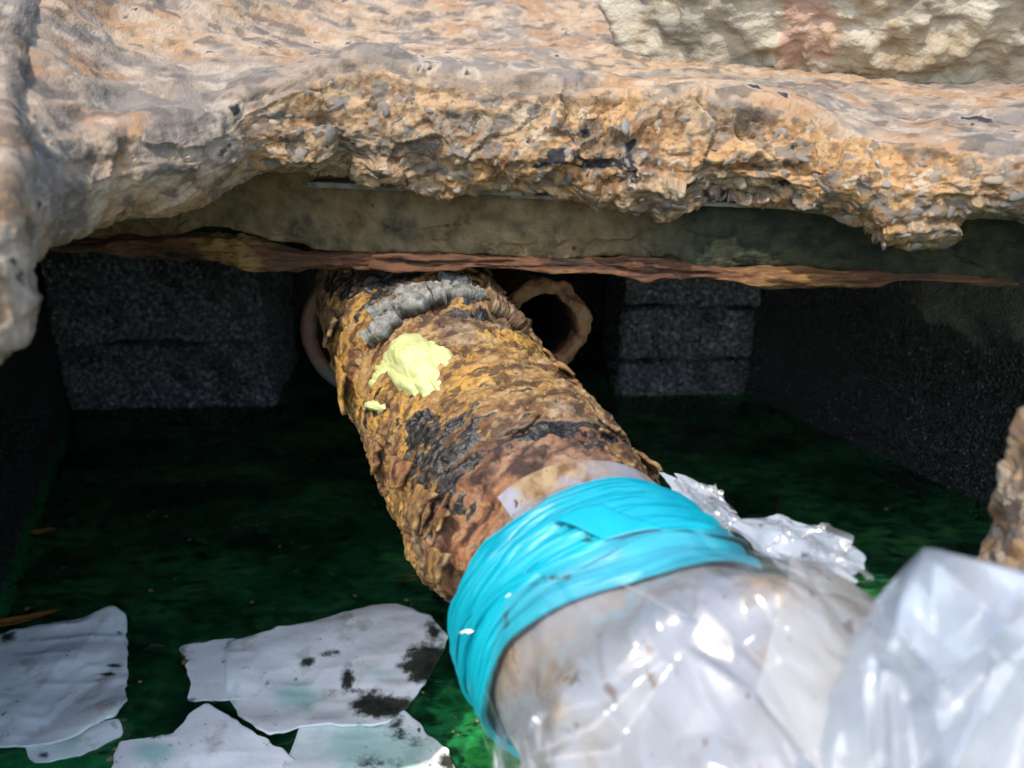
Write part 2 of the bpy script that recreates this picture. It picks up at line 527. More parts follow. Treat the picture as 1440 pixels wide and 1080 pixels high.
def mat_water():
    m = Mat('green_water')
    m.t.nodes.remove(m.b)
    n = m.noise(5, 3, 0.5, 0.3, co=m.mapping(scale=(1, 2.2, 1)))
    nb = m.bump(n, 0.10, 0.02)
    tr = m.t.nodes.new('ShaderNodeBsdfTransparent')
    tr.inputs[0].default_value = (0.58, 0.85, 0.68, 1)
    gl = m.t.nodes.new('ShaderNodeBsdfGlossy')
    gl.inputs['Roughness'].default_value = 0.03
    gl.inputs['Color'].default_value = (1, 1, 1, 1)
    fr = m.t.nodes.new('ShaderNodeFresnel')
    fr.inputs['IOR'].default_value = 1.33
    m.link(nb, gl.inputs['Normal']); m.link(nb, fr.inputs['Normal'])
    mx = m.t.nodes.new('ShaderNodeMixShader')
    df = m.t.nodes.new('ShaderNodeBsdfDiffuse')
    wc1 = m.ramp(m.noise(3.0, 3, 0.6, 0, co=m.mapping(scale=(1, 1.6, 1))), [(0.40, (0.005, 0.035, 0.024)), (0.52, (0.022, 0.13, 0.060)), (0.66, (0.070, 0.27, 0.080))])
    wc2 = m.noise(24, 5, 0.72, 0, co=m.mapping(scale=(1, 1.9, 1)))
    wc1 = m.mix(m.math('MULTIPLY', m.step(wc2, 0.53, 0.40), 0.92), wc1, (0.003, 0.016, 0.011))
    wc1 = m.mix(m.math('MULTIPLY', m.step(wc2, 0.56, 0.68), 0.75), wc1, (0.13, 0.32, 0.07))
    wc1 = m.mix(m.math('MULTIPLY', m.step(m.noise(7, 3, 0.6, 0, co=m.mapping(loc=(4, 2, 0))), 0.62, 0.72), 0.5), wc1, (0.16, 0.085, 0.02))
    sc1 = m.step(m.math('ADD', m.attr('scum'), m.math('MULTIPLY', m.math('SUBTRACT', wc2, 0.5), 1.6)), 0.30, 0.75)
    wc1 = m.mix(m.math('MULTIPLY', sc1, 0.8), wc1, (0.03, 0.42, 0.13))
    m.setin(df.inputs[0], wc1)
    mk = m.t.nodes.new('ShaderNodeMixShader')
    mk.inputs[0].default_value = 0.42
    m.link(tr.outputs[0], mk.inputs[1]); m.link(df.outputs[0], mk.inputs[2])
    m.link(fr.outputs[0], mx.inputs[0]); m.link(mk.outputs[0], mx.inputs[1]); m.link(gl.outputs[0], mx.inputs[2])
    m.link(mx.outputs[0], m.out.inputs[0])
    return m.m

def mat_algae():
    m = Mat('algae_bed')
    st = m.mapping(scale=(1.0, 1.7, 1))
    n1 = m.noise(4.5, 4, 0.65, 0, co=st)
    n2 = m.noise(22, 4, 0.7, 0, co=st)
    n3 = m.noise(2.0, 2, 0.5)
    c = m.ramp(n2, [(0.30, (0.012, 0.05, 0.028)), (0.42, (0.03, 0.20, 0.08)), (0.54, (0.05, 0.40, 0.12)), (0.64, (0.16, 0.45, 0.10)), (0.8, (0.34, 0.46, 0.14))])
    c = m.mix(m.math('MULTIPLY', m.step(n1, 0.52, 0.40), 0.85), c, (0.006, 0.018, 0.012))
    c = m.mix(m.math('MULTIPLY', m.step(n3, 0.56, 0.68), 0.4), c, (0.10, 0.075, 0.02))
    return m.done(c, 0.95, None, 0.1)

def film(name, tint, density, rough=0.18, stains=0.6, seed=0.0, trans=0.42, gloss=1.0, cover=0.0):
    """polythene: part see-through, part milky scatter, with a gloss"""
    m = Mat(name)
    n1 = m.noise(15, 4, 0.65, 0, co=m.mapping(loc=(seed, 0, 0), scale=(1, 0.6, 1), rot=(0, 0, 0.6)))
    n2 = m.noise(4.5, 2, 0.5, 0, co=m.mapping(loc=(seed + 3, 0, 0)))
    n3 = m.noise(60, 3, 0.65, 0, co=m.mapping(loc=(0, seed, 0), scale=(1, 0.5, 1), rot=(0, 0, 0.5)))
    stain = m.math('MULTIPLY', m.math('MULTIPLY', m.step(n1, 0.50 - cover, 0.66 - cover), m.step(n2, 0.44 - cover, 0.60 - cover)), stains)
    drop = m.math('MULTIPLY', m.math('MULTIPLY', m.step(n3, 0.63, 0.69), m.step(n2, 0.46, 0.56)), min(1.0, stains * 1.3))
    c = m.mix(stain, tint, m.ramp(n3, [(0.35, (0.14, 0.08, 0.035)), (0.65, (0.34, 0.25, 0.15))]))
    c = m.mix(drop, c, (0.10, 0.045, 0.02))
    dif = m.t.nodes.new('ShaderNodeBsdfDiffuse')
    m.setin(dif.inputs[0], c)
    tl = m.t.nodes.new('ShaderNodeBsdfTranslucent')
    m.setin(tl.inputs[0], c)
    mA = m.t.nodes.new('ShaderNodeMixShader')
    mA.inputs[0].default_value = trans
    m.link(dif.outputs[0], mA.inputs[1]); m.link(tl.outputs[0], mA.inputs[2])
    tr = m.t.nodes.new('ShaderNodeBsdfTransparent')
    tr.inputs[0].default_value = (0.96, 0.97, 0.98, 1)
    mB = m.t.nodes.new('ShaderNodeMixShader')
    dens = m.math('MULTIPLY', m.attr('haze'), m.math('MAXIMUM', m.rng(n2, 0.3, 0.7, density - 0.10, density + 0.10), m.math('MULTIPLY', m.math('ADD', stain, drop), 0.9)))
    m.setin(mB.inputs[0], dens)
    m.link(tr.outputs[0], mB.inputs[1]); m.link(mA.outputs[0], mB.inputs[2])
    gl = m.t.nodes.new('ShaderNodeBsdfGlossy')
    gl.inputs['Roughness'].default_value = rough
    gl.inputs['Color'].default_value = (1, 1, 1, 1)
    lw = m.t.nodes.new('ShaderNodeLayerWeight')
    lw.inputs['Blend'].default_value = 0.5
    fac = m.math('ADD', m.math('MULTIPLY', m.math('POWER', lw.outputs['Facing'], 4.0), 0.45 * gloss), 0.045 * gloss)
    mC = m.t.nodes.new('ShaderNodeMixShader')
    m.link(fac, mC.inputs[0]); m.link(mB.outputs[0], mC.inputs[1]); m.link(gl.outputs[0], mC.inputs[2])
    m.link(mC.outputs[0], m.out.inputs[0])
    m.t.nodes.remove(m.b)
    return m.m

def mat_tape():
    m = Mat('teal_tape')
    n1 = m.noise(9, 4, 0.5, 0.5)
    n2 = m.noise(60, 5, 0.7, 0.5)
    n3 = m.noise(12, 3, 0.5)
    c = m.ramp(n1, [(0.3, (0.0, 0.19, 0.265)), (0.55, (0.0, 0.25, 0.33)), (0.75, (0.005, 0.31, 0.39))])
    c = m.mix(m.math('MULTIPLY', m.step(n2, 0.66, 0.72), m.step(n3, 0.58, 0.66)), c, (0.02, 0.045, 0.02))
    dirt = m.attr('dirt')
    c = m.mix(m.step(m.math('ADD', dirt, m.math('MULTIPLY', m.math('SUBTRACT', n2, 0.5), 2.6)), 0.62, 0.8), c, (0.018, 0.035, 0.015))
    return m.done(c, 0.42, m.bump(n1, 0.15, 0.01), 0.4)

def mat_pad():
    m = Mat('absorbent_pad')
    oil = m.attr('oil')
    n1 = m.noise(11, 4, 0.65, 0)
    n2 = m.noise(40, 4, 0.7, 0)
    n3 = m.noise(160, 2, 0.6)
    c = m.ramp(n1, [(0.3, (0.84, 0.86, 0.90)), (0.55, (0.90, 0.92, 0.94)), (0.8, (0.85, 0.87, 0.90))])
    c = m.mix(m.math('MULTIPLY', m.step(n1, 0.54, 0.68), 0.5), c, (0.36, 0.31, 0.22))
    c = m.mix(m.math('MULTIPLY', m.step(n2, 0.64, 0.72), 0.7), c, (0.06, 0.045, 0.03))
    wt = m.attr('wet')
    c = m.mix(m.math('MULTIPLY', m.step(m.math('ADD', wt, m.math('MULTIPLY', m.math('SUBTRACT', n1, 0.5), 1.0)), 0.25, 0.75), 0.7), c, (0.30, 0.62, 0.55))
    o = m.step(m.math('ADD', oil, m.math('ADD', m.math('MULTIPLY', m.math('SUBTRACT', n1, 0.5), 1.1), m.math('MULTIPLY', m.math('SUBTRACT', n2, 0.5), 0.8))), 0.22, 0.52)
    c = m.mix(o, c, m.ramp(n2, [(0.35, (0.010, 0.012, 0.010)), (0.6, (0.045, 0.050, 0.040))]))
    h = m.math('ADD', m.noise(22, 3, 0.55, 0, co=m.mapping(scale=(0.9, 1.3, 1))), m.math('MULTIPLY', n3, 0.15))
    return m.done(c, m.rng(n3, 0.4, 0.6, 0.35, 0.7), m.bump(h, 0.22, 0.01), 0.4)

def mat_simple(name, c1, c2, scale, rough=0.7, bump=0.4):
    m = Mat(name)
    n = m.noise(scale, 5, 0.6, 0.4)
    c = m.ramp(n, [(0.35, c1), (0.65, c2)])
    return m.done(c, rough, m.bump(n, bump, 0.004), 0.4)

def mat_putty():
    m = Mat('yellow_putty')
    n = m.noise(30, 4, 0.5)
    c = m.ramp(n, [(0.3, (0.36, 0.39, 0.16)), (0.7, (0.43, 0.46, 0.22))])
    return m.done(c, 0.55, m.bump(m.noise(70, 3, 0.5), 0.15, 0.004), 0.35, Subsurface_Weight=0.12, Subsurface_Radius=(0.01, 0.01, 0.004), Subsurface_Scale=0.3)

M_CONC = mat_concrete(); M_RUB = mat_rubble(); M_STONE = mat_stone(); M_RUST = mat_rust(); M_DRUST = mat_dark_rust(); M_PLATE = mat_plate_rust()
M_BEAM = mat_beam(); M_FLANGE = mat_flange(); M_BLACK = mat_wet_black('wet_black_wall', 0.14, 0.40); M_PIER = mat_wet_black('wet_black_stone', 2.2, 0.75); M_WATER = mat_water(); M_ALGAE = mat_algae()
M_TAPE = mat_tape(); M_PAD = mat_pad(); M_PUTTY = mat_putty()
M_FILM_IN = film('milky_film', (0.235, 0.235, 0.25), 0.92, 0.3, 0.9, seed=1.0, trans=0.05, cover=0.03)
M_FILM_TONGUE = film('stained_film', (0.24, 0.25, 0.30), 0.93, 0.25, 1.0, seed=2.3, trans=0.05, cover=0.08)
M_FILM_OUT = film('clear_film', (0.50, 0.50, 0.51), 0.17, 0.16, 0.8, seed=4.2, gloss=1.4, cover=0.02)
M_FILM_LAYER = film('second_film', (0.52, 0.51, 0.485), 0.50, 0.18, 0.8, seed=7.7, gloss=1.1, cover=0.02)
M_FILM_BAG = film('bag_film', (0.53, 0.57, 0.64), 0.68, 0.18, 0.08, seed=9.1, gloss=1.8)
M_LEAF_O = mat_simple('orange_leaf', (0.22, 0.07, 0.015), (0.34, 0.15, 0.03), 60)
M_LEAF_D = mat_simple('dark_leaf', (0.01, 0.012, 0.008), (0.03, 0.035, 0.02), 60)
M_TWIG = mat_simple('wet_twig', (0.02, 0.02, 0.012), (0.05, 0.04, 0.025), 60)
M_SHIM = mat_simple('grey_lath', (0.05, 0.05, 0.042), (0.17, 0.165, 0.135), 40, 0.85)
M_LEAD = mat_simple('grey_joint', (0.06, 0.06, 0.057), (0.21, 0.205, 0.19), 90, 0.8, 0.6)
M_SCRAP = mat_simple('white_scrap', (0.75, 0.75, 0.73), (0.82, 0.82, 0.8), 60)

# ================================================================== SETTING
# ---- vault bed and water
def flat_grid(x0, x1, y0, y1, z, nx, ny, amp=0.0, sc_=4.0, seed=3):
    xs = np.linspace(x0, x1, nx); ys = np.linspace(y0, y1, ny)
    X, Y = np.meshgrid(xs, ys, indexing='ij')
    Z = np.full_like(X, z)
    if amp:
        p = np.stack([X.ravel() * sc_, Y.ravel() * sc_, np.zeros(X.size)], 1)
        Z = Z + (fbm(p, 5, seed) * amp).reshape(X.shape)
    return np.stack([X, Y, Z], -1)

G = flat_grid(-2.6, 2.6, -1.5, 3.6, -0.065, 200, 200, 0.04)
me = mesh_from('vault_bed', *sheet(G)); add_obj('vault_bed', me, M_ALGAE, kind='structure')
G = flat_grid(-2.6, 2.6, -1.5, 3.6, 0.0, 320, 320)
wv, wf = sheet(G); me = mesh_from('water', wv, wf[:, ::-1])
w0_, w1_ = W(97, 577, 0)[:2], W(0, 838, 0)[:2]
dd_ = (w0_ - w1_) / np.linalg.norm(w0_ - w1_)
dist_ = np.abs((wv[:, 0] - w1_[0]) * dd_[1] - (wv[:, 1] - w1_[1]) * dd_[0])
cA, cB = W(70, 1075, 0), W(640, 1010, 0)
attr(me, 'scum', 0.8 * np.exp(-(dist_ / 0.035) ** 2) * smooth(2.5, 2.0, wv[:, 1]) + 0.8 * np.exp(-(((wv[:, 0] - cA[0]) / 0.16) ** 2 + ((wv[:, 1] - cA[1]) / 0.07) ** 2)) + 0.6 * np.exp(-(((wv[:, 0] - cB[0]) / 0.10) ** 2 + ((wv[:, 1] - cB[1]) / 0.12) ** 2)))
add_obj('water', me, M_WATER, kind='structure')

G = flat_grid(-40, 40, -80, -0.42, 0.42, 80, 160, 0.01, 1.0)  # unseen pale sheet behind the camera, added to bounce sunlight into the vault
gv, gf = sheet(G, 0.3, np.broadcast_to(np.array([0, 0, 1.0]), G.shape)); add_obj('ground', mesh_from('ground', gv, gf), mat_simple('sandy_concrete', (0.30, 0.27, 0.22), (0.42, 0.39, 0.33), 6.0, 0.9), kind='structure')

# ---- masonry walls of the vault: thick displaced sheets
def wall_sheet(name, a, b, z0, z1, label, amp=0.012, nu=260, nv=140, dry=None, thick=0.25, cat='wall'):
    """a, b plan points; the face looks to the left of a->b... normal = (dy,-dx)"""
    a = np.array(a, float); b = np.array(b, float)
    d = (b - a); L = np.linalg.norm(d); d /= L
    n = np.array([d[1], -d[0], 0])
    u = np.linspace(0, L, nu); z = np.linspace(z0, z1, nv)
    U, Z = np.meshgrid(u, z, indexing='ij')
    G = np.stack([a[0] + d[0] * U, a[1] + d[1] * U, Z], -1)
    p = G.reshape(-1, 3)
    h = fbm(p * 9, 5, 21) * amp + fbm(p * 60, 3, 5) * amp * 0.35
    G = G + (h.reshape(U.shape))[..., None] * n
    V, F = sheet(G, thick, np.broadcast_to(n, G.shape))
    me = mesh_from(name, V, F)
    dv = np.zeros(len(V))
    if dry is not None:
        dv = dry(V)
    attr(me, 'dry', dv)
    return add_obj(name, me, M_BLACK, None, label, cat)

wl0 = W(97, 577, 0)[:2]; wl1 = W(0, 838, 0)[:2]
dl = (wl0 - wl1) / np.linalg.norm(wl0 - wl1)
wr0 = W(1052, 556, 0)[:2]; wr1 = W(1440, 735, 0)[:2]
dr = (wr0 - wr1) / np.linalg.norm(wr0 - wr1)
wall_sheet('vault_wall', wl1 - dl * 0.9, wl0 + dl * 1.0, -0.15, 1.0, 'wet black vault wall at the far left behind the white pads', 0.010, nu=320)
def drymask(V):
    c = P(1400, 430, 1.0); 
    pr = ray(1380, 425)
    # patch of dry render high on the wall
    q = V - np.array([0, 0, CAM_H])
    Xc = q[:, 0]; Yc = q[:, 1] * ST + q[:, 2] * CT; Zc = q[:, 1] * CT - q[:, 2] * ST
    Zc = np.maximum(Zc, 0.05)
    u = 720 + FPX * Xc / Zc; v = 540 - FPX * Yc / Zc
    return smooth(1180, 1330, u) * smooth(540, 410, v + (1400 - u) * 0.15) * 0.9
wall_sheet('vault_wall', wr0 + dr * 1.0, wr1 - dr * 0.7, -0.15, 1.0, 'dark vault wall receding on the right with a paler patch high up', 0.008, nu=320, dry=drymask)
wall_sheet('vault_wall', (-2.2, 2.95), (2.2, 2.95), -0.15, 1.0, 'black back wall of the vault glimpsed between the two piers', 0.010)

# ---- piers built of rough blocks
def rough_block(name, x0, x1, y0, y1, z0, z1, yaw, parent, seed, amp=0.012, n=(90, 24, 50)):
    bm = bmesh.new()
    bmesh.ops.create_cube(bm, size=1.0)
    V = []; F = []
    # six gridded faces of a box, welded by rounding
    nx, ny, nz = n
    def face(o, du, dv, nu, nv):
        u = np.linspace(0, 1, nu); v = np.linspace(0, 1, nv)
        Ug, Vg = np.meshgrid(u, v, indexing='ij')
        g = np.array(o)[None, None] + Ug[..., None] * np.array(du) + Vg[..., None] * np.array(dv)
        base = sum(len(k) for k in V)
        V.append(g.reshape(-1, 3)); F.append(grid_faces(nu, nv) + base)
    face((0, 0, 0), (1, 0, 0), (0, 0, 1), nx, nz)
    face((1, 0, 0), (0, 1, 0), (0, 0, 1), ny, nz)
    face((1, 1, 0), (-1, 0, 0), (0, 0, 1), nx, nz)
    face((0, 1, 0), (0, -1, 0), (0, 0, 1), ny, nz)
    face((0, 0, 1), (1, 0, 0), (0, 1, 0), nx, ny)
    face((0, 1, 0), (1, 0, 0), (0, -1, 0), nx, ny)
    bm.free()
    V = np.vstack(V); F = np.vstack(F)
    L = np.array([x1 - x0, y1 - y0, z1 - z0])
    p = (V - 0.5) * L
    # rounded edges
    r = 0.022
    inner = np.clip(p, -L / 2 + r, L / 2 - r)
    dlt = p - inner
    ln = np.linalg.norm(dlt, axis=1, keepdims=True)
    nrm = dlt / np.maximum(ln, 1e-6)
    p = inner + nrm * r
    q = p + np.array([x0, y0, z0]) + seed * 3.1
    h = fbm(q * 9, 5, seed) * amp * 1.7 + fbm(q * 55, 3, seed + 3) * amp * 0.6
    p = p + nrm * h[:, None]
    c = np.array([(x0 + x1) / 2, (y0 + y1) / 2, (z0 + z1) / 2])
    R = np.array([[math.cos(yaw), -math.sin(yaw), 0], [math.sin(yaw), math.cos(yaw), 0], [0, 0, 1]])
    me = mesh_from(name, p @ R.T, F)
    bmx = bmesh.new(); bmx.from_mesh(me)
    bmesh.ops.remove_doubles(bmx, verts=bmx.verts, dist=1e-5)
    bmx.to_mesh(me); bmx.free(); me.shade_smooth()
    attr(me, 'dry', np.zeros(len(me.vertices)))
    o = add_obj(name, me, M_PIER)
    o.location = c
    under(o, parent)
    return o

def pier(pl, pr, splits, label, depth=0.45, seed=1):
    a = W(*pl, 0)[:2]; b = W(*pr, 0)[:2]
    d = b - a; L = np.linalg.norm(d); yaw = math.atan2(d[1], d[0])
    n = np.array([-d[1], d[0]]) / L
    mid = (a + b) / 2 + n * depth / 2
    e = empty('stone_pier', (mid[0], mid[1], 0), label, 'pier')
    for k in range(len(splits) - 1):
        rough_block('stone_block', mid[0] - L / 2 + (0.004 if k % 2 else 0), mid[0] + L / 2, mid[1] - depth / 2 + (0.006 if k % 2 else 0), mid[1] + depth / 2, splits[k], splits[k + 1] - 0.004, yaw, e, seed + k)
    return e
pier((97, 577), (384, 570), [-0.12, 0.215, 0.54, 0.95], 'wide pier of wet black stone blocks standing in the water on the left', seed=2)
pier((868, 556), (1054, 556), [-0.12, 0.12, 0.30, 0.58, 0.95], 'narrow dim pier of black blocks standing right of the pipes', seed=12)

# ================================================================== BROKEN SLAB
# each column: px, outward plan direction, rows of (py, depth): bottom edge, mid face, top edge, top 1, top 2, top 3
cols = [
    ('w', [(-1.9, 0.20, .865), (-1.9, 0.20, .91), (-1.9, 0.22, .95), (-1.9, 0.42, .97), (-1.9, 0.55, .99), (-1.9, 0.9, 1.02)], (-.1, 1)),
    ('w', [(-0.95, 0.22, .862), (-0.95, 0.22, .91), (-0.97, 0.24, .95), (-1.0, 0.42, .98), (-1.1, 0.55, .99), (-1.3, 0.9, 1.02)], (-.5, 1)),
    ('w', [(-0.55, 0.28, .862), (-0.545, 0.28, .91), (-0.57, 0.30, .95), (-0.66, 0.45, .98), (-0.85, 0.6, 1.0), (-1.2, 0.9, 1.03)], (-1, .5)),
    ('p', -70, [(600, .46), (480, .46), (350, .49), (230, .55), (100, .68), (-90, .95)], (-1, 0)),
    ('p', -20, [(528, .485), (430, .48), (320, .51), (220, .57), (100, .70), (-90, .98)], (-1, 0.1)),
    ('p', 6, [(508, .50), (410, .50), (305, .53), (210, .59), (90, .72), (-90, 1.0)], (-1, 0.2)),
    ('p', 26, [(462, .535), (380, .53), (290, .56), (205, .62), (90, .75), (-90, 1.02)], (-1, 0.3)),
    ('p', 32, [(405, .58), (345, .57), (275, .60), (195, .65), (85, .78), (-90, 1.03)], (-.9, 0.4)),
    ('p', 62, [(352, .66), (310, .635), (255, .645), (185, .69), (80, .81), (-90, 1.05)], (-.8, 0.6)),
    ('p', 110, [(330, .73), (290, .70), (240, .70), (170, 0.749), (75, 0.874), (-90, 1.150)], (-.7, 0.7)),
    ('p', 160, [(302, .79), (262, .75), (215, .75), (150, 0.814), (65, 0.968), (-90, 1.279)], (-.6, 0.8)),
    ('p', 255, [(286, .85), (240, .80), (190, .80), (135, 0.872), (60, 1.075), (-90, 1.426)], (-.4, 0.9)),
    ('p', 325, [(264, .90), (222, .855), (170, .85), (118, 0.938), (50, 1.171), (-90, 1.561)], (-.2, 1)),
    ('p', 372, [(249, .935), (205, .89), (150, .88), (105, 0.992), (45, 1.260), (-90, 1.679)], (0, 1)),
    ('p', 440, [(247, .95), (195, .90), (132, .90), (100, 1.039), (45, 1.364), (-90, 1.808)], (0, 1)),
    ('p', 510, [(253, .95), (195, .90), (110, .905), (96, 1.075), (45, 1.455), (-90, 1.934)], (0, 1)),
    ('p', 600, [(264, .95), (205, .90), (126, .90), (104, 1.103), (45, 1.526), (-90, 2.046)], (0, 1)),
    ('p', 700, [(272, .945), (212, .895), (134, .895), (108, 1.109), (45, 1.540), (-90, 2.062)], (0, 1)),
    ('p', 800, [(279, .94), (222, .885), (140, .89), (112, 1.109), (50, 1.540), (-90, 2.062)], (0, 1)),
    ('p', 900, [(287, .93), (228, .88), (146, .885), (118, 1.109), (55, 1.540), (-90, 2.062)], (0, 1)),
    ('p', 1000, [(292, .92), (232, .87), (150, .875), (122, 1.098), (60, 1.540), (-90, 2.062)], (0, 1)),
    ('p', 1080, [(298, .905), (240, .86), (165, .865), (130, 1.086), (65, 1.540), (-90, 2.062)], (0, 1)),
    ('p', 1150, [(312, .885), (250, .84), (185, .85), (140, 1.075), (70, 1.540), (-90, 2.062)], (0.05, 1)),
    ('p', 1200, [(326, .87), (262, .825), (202, .84), (148, 1.064), (75, 1.540), (-90, 2.062)], (0.05, 1)),
    ('p', 1255, [(336, .86), (268, .815), (212, .83), (155, 1.053), (80, 1.540), (-90, 2.062)], (0.1, 1)),
    ('p', 1305, [(341, .855), (272, .81), (216, .82), (160, 1.042), (82, 1.512), (-90, 2.062)], (0.1, 1)),
    ('p', 1345, [(323, .86), (268, .805), (218, .815), (163, 1.030), (84, 1.512), (-90, 2.062)], (0.1, 1)),
    ('p', 1440, [(322, .85), (272, .795), (224, .80), (170, 1.008), (90, 1.470), (-90, 2.062)], (0.2, 1)),
    ('p', 1560, [(330, .83), (280, .78), (230, .785), (180, 0.986), (95, 1.428), (-90, 2.062)], (0.5, 1)),
    ('w', [(0.85, 0.50, .865), (0.84, 0.48, .92), (0.88, 0.50, .97), (1.0, 0.56, 1.0), (1.2, 0.7, 1.02), (1.6, 0.9, 1.1)], (1, .6)),
    ('w', [(1.9, 0.30, .865), (1.9, 0.28, .92), (1.9, 0.32, .97), (1.9, 0.4, 1.0), (1.9, 0.6, 1.02), (1.9, 0.9, 1.1)], (.2, 1)),
]
ctrl = []
for c in cols:
    if c[0] == 'w':
        rows = [np.array(r) for r in c[1]]; out = c[2]
    else:
        rows = [P(c[1], py, d) for py, d in c[2]]; out = c[3]
    o3 = np.array([out[0], out[1], 0.0]); o3 /= np.linalg.norm(o3)
    B = rows[0]
    u1 = B + o3 * 0.05 + np.array([0, 0, 0.006])
    u2 = B + o3 * 0.5; u2[2] = max(B[2], 0.885)
    reach = 2.4
    u2 = B + o3 * 0.5 * min(1, reach / 1.2); u2[2] = max(B[2], 0.885)
    u3 = B + o3 * reach; u3[2] = 0.89
    tf = rows[-1] + o3 * (1.6 * reach / 2.4 - 0.25) + np.array([0, 0, 0.1])
    ctrl.append([u3, u2, u1] + rows + [tf])
ctrl = np.array(ctrl)                       # columns x rows x 3
NU, NV = 900, 300
# finer sampling for the seen columns/rows
def resample(A, n, weights):
    k = len(A)
    w = np.cumsum(np.concatenate([[0], weights])); w = w / w[-1]
    t = np.interp(np.linspace(0, 1, n), w, np.arange(k))
    i = np.clip(np.floor(t).astype(int), 0, k - 2)
    f = (t - i).reshape((-1,) + (1,) * (A.ndim - 1))
    p0 = A[np.clip(i - 1, 0, k - 1)]; p1 = A[i]; p2 = A[i + 1]; p3 = A[np.clip(i + 2, 0, k - 1)]
    return 0.5 * (2 * p1 + (p2 - p0) * f + (2 * p0 - 5 * p1 + 4 * p2 - p3) * f ** 2 + (3 * p1 - p0 - 3 * p2 + p3) * f ** 3), t
cw = []
for a, b in zip(cols[:-1], cols[1:]):
    if a[0] == 'p' and b[0] == 'p': cw.append(max(40, b[1] - a[1]))
    else: cw.append(60)
def hermite(A, n, weights):
    k = len(A)
    dt = np.maximum(np.sqrt(((A[1:] - A[:-1]) ** 2).sum(-1)).mean(1), 1e-3)
    m_ = np.zeros_like(A)
    sl = (A[1:] - A[:-1]) / dt[:, None, None]
    m_[0], m_[-1] = sl[0], sl[-1]
    w0 = dt[1:, None, None]; w1 = dt[:-1, None, None]
    m_[1:-1] = (sl[:-1] * w0 + sl[1:] * w1) / (w0 + w1)
    w = np.cumsum(np.concatenate([[0], weights])); w = w / w[-1]
    t = np.interp(np.linspace(0, 1, n), w, np.arange(k))
    i = np.clip(np.floor(t).astype(int), 0, k - 2)
    f = (t - i)[:, None, None]; D = dt[i][:, None, None]
    return (2 * f ** 3 - 3 * f ** 2 + 1) * A[i] + (f ** 3 - 2 * f ** 2 + f) * D * m_[i] + (3 * f ** 2 - 2 * f ** 3) * A[i + 1] + (f ** 3 - f ** 2) * D * m_[i + 1], t
G1, tu = hermite(ctrl, NU, cw)
G2, tv = hermite(np.swapaxes(G1, 0, 1), NV, [20, 30, 30, 90, 90, 60, 70, 80, 15])
G = np.swapaxes(G2, 0, 1).copy()
TV = np.broadcast_to(tv[None, :], (NU, NV)); TU = np.broadcast_to(tu[:, None], (NU, NV))
N = -grid_normals(G)
# make normals face the camera side
ctr = np.array([0, 0.2, 1.6])
mid = G[NU // 2, NV // 2]
if np.dot(N[NU // 2, NV // 2], ctr - mid) < 0: N = -N
flip_slab = True
pp = G.reshape(-1, 3)
face = smooth(2.4, 3.1, TV) * (1 - smooth(4.7, 5.3, TV))       # fracture rows
topm = smooth(4.8, 5.3, TV)
midcols = smooth(12.0, 14.0, TU)                                # right of the smooth left shoulder
h = fbm(pp * 7, 4, 31) * 0.022
h = h + fbm(pp * 20, 4, 44, ridged=True) * (0.006 + 0.004 * (face * midcols).ravel())
wv_ = pp + np.stack([fbm(pp * 40, 2, 9), fbm(pp * 40, 2, 10), fbm(pp * 40, 2, 12)], 1) * 0.006
sh1, _l = shards(wv_ * np.array([15, 15, 20]), 301, 0.020, 0.030)
sh2, _l = shards(wv_ * np.array([46, 46, 60]), 311, 0.0085, 0.010)
lumps = sh1 * 0.85 + sh2 * 0.5
fr = (face * (0.35 + 0.65 * midcols)).ravel()
h = h * (0.85 + 0.3 * fr) + lumps * (0.06 + 0.94 * fr)
h = h + fbm(pp * 80, 4, 71) * (0.0012 + 0.003 * fr)
# overhanging layer lip at the top of the fracture, crack beyond it
lip = np.exp(-((TV - 5.0) / 0.10) ** 2) * midcols
h = h + lip.ravel() * (0.006 + 0.008 * fbm(pp * 12, 3, 5))
crk = np.exp(-((TV - 5.12 - 0.15 * fbm(pp * 6, 3, 15).reshape(TV.shape)) / 0.03) ** 2) * midcols
h = h - crk.ravel() * 0.018
# hollows in the face
hol = smooth(0.35, 0.7, fbm(pp * np.array([14, 14, 22]), 4, 88)) * fr
h = h - hol * 0.022
lowmask = 1 - smooth(0.5, 2.6, TV).ravel() * 1.0
h = h * (1 - lowmask * 0.7)
h = h * (1 - smooth(8.3, 9, TV).ravel())
G = G + (h.reshape(NU, NV))[..., None] * N
V, F = sheet(G)
me = mesh_from('broken_slab', V, F)
fracv = (face * (0.18 + 0.82 * midcols) + 0.25 * (1 - smooth(3.0, 3.8, TV)) * (1 - midcols)).ravel()
attr(me, 'fracture', fracv)
def pxmask(V, cx, cy, rx, ry):
    q = V - np.array([0, 0, CAM_H])
    Zc = np.maximum(q[:, 1] * CT - q[:, 2] * ST, 0.05)
    u = 720 + FPX * q[:, 0] / Zc; v = 540 - FPX * (q[:, 1] * ST + q[:, 2] * CT) / Zc
    return np.exp(-(((u - cx) / rx) ** 2 + ((v - cy) / ry) ** 2))
tar_shade = 0.55 * pxmask(V, 870, 200, 70, 45) + 0.6 * pxmask(V, 1015, 272, 60, 16) + 0.5 * pxmask(V, 1255, 326, 26, 14) + 0.5 * pxmask(V, 780, 225, 50, 22) + 0.35 * pxmask(V, 1050, 130, 60, 18) + 0.55 * pxmask(V, 1400, 172, 90, 6)
tar_shade = tar_shade + 0.30 * hol  # hollows painted darker, their shade put into the colour
noise_attrs(me, V, V * np.array([1, 1, 1.35]), 15, 38, 130, 5.0, 400, cell=worley(V * np.array([58, 58, 80]) + fbm(V * 70, 2, 6)[:, None] * 0.5, 66)[2])
attr(me, 'tar', tar_shade)
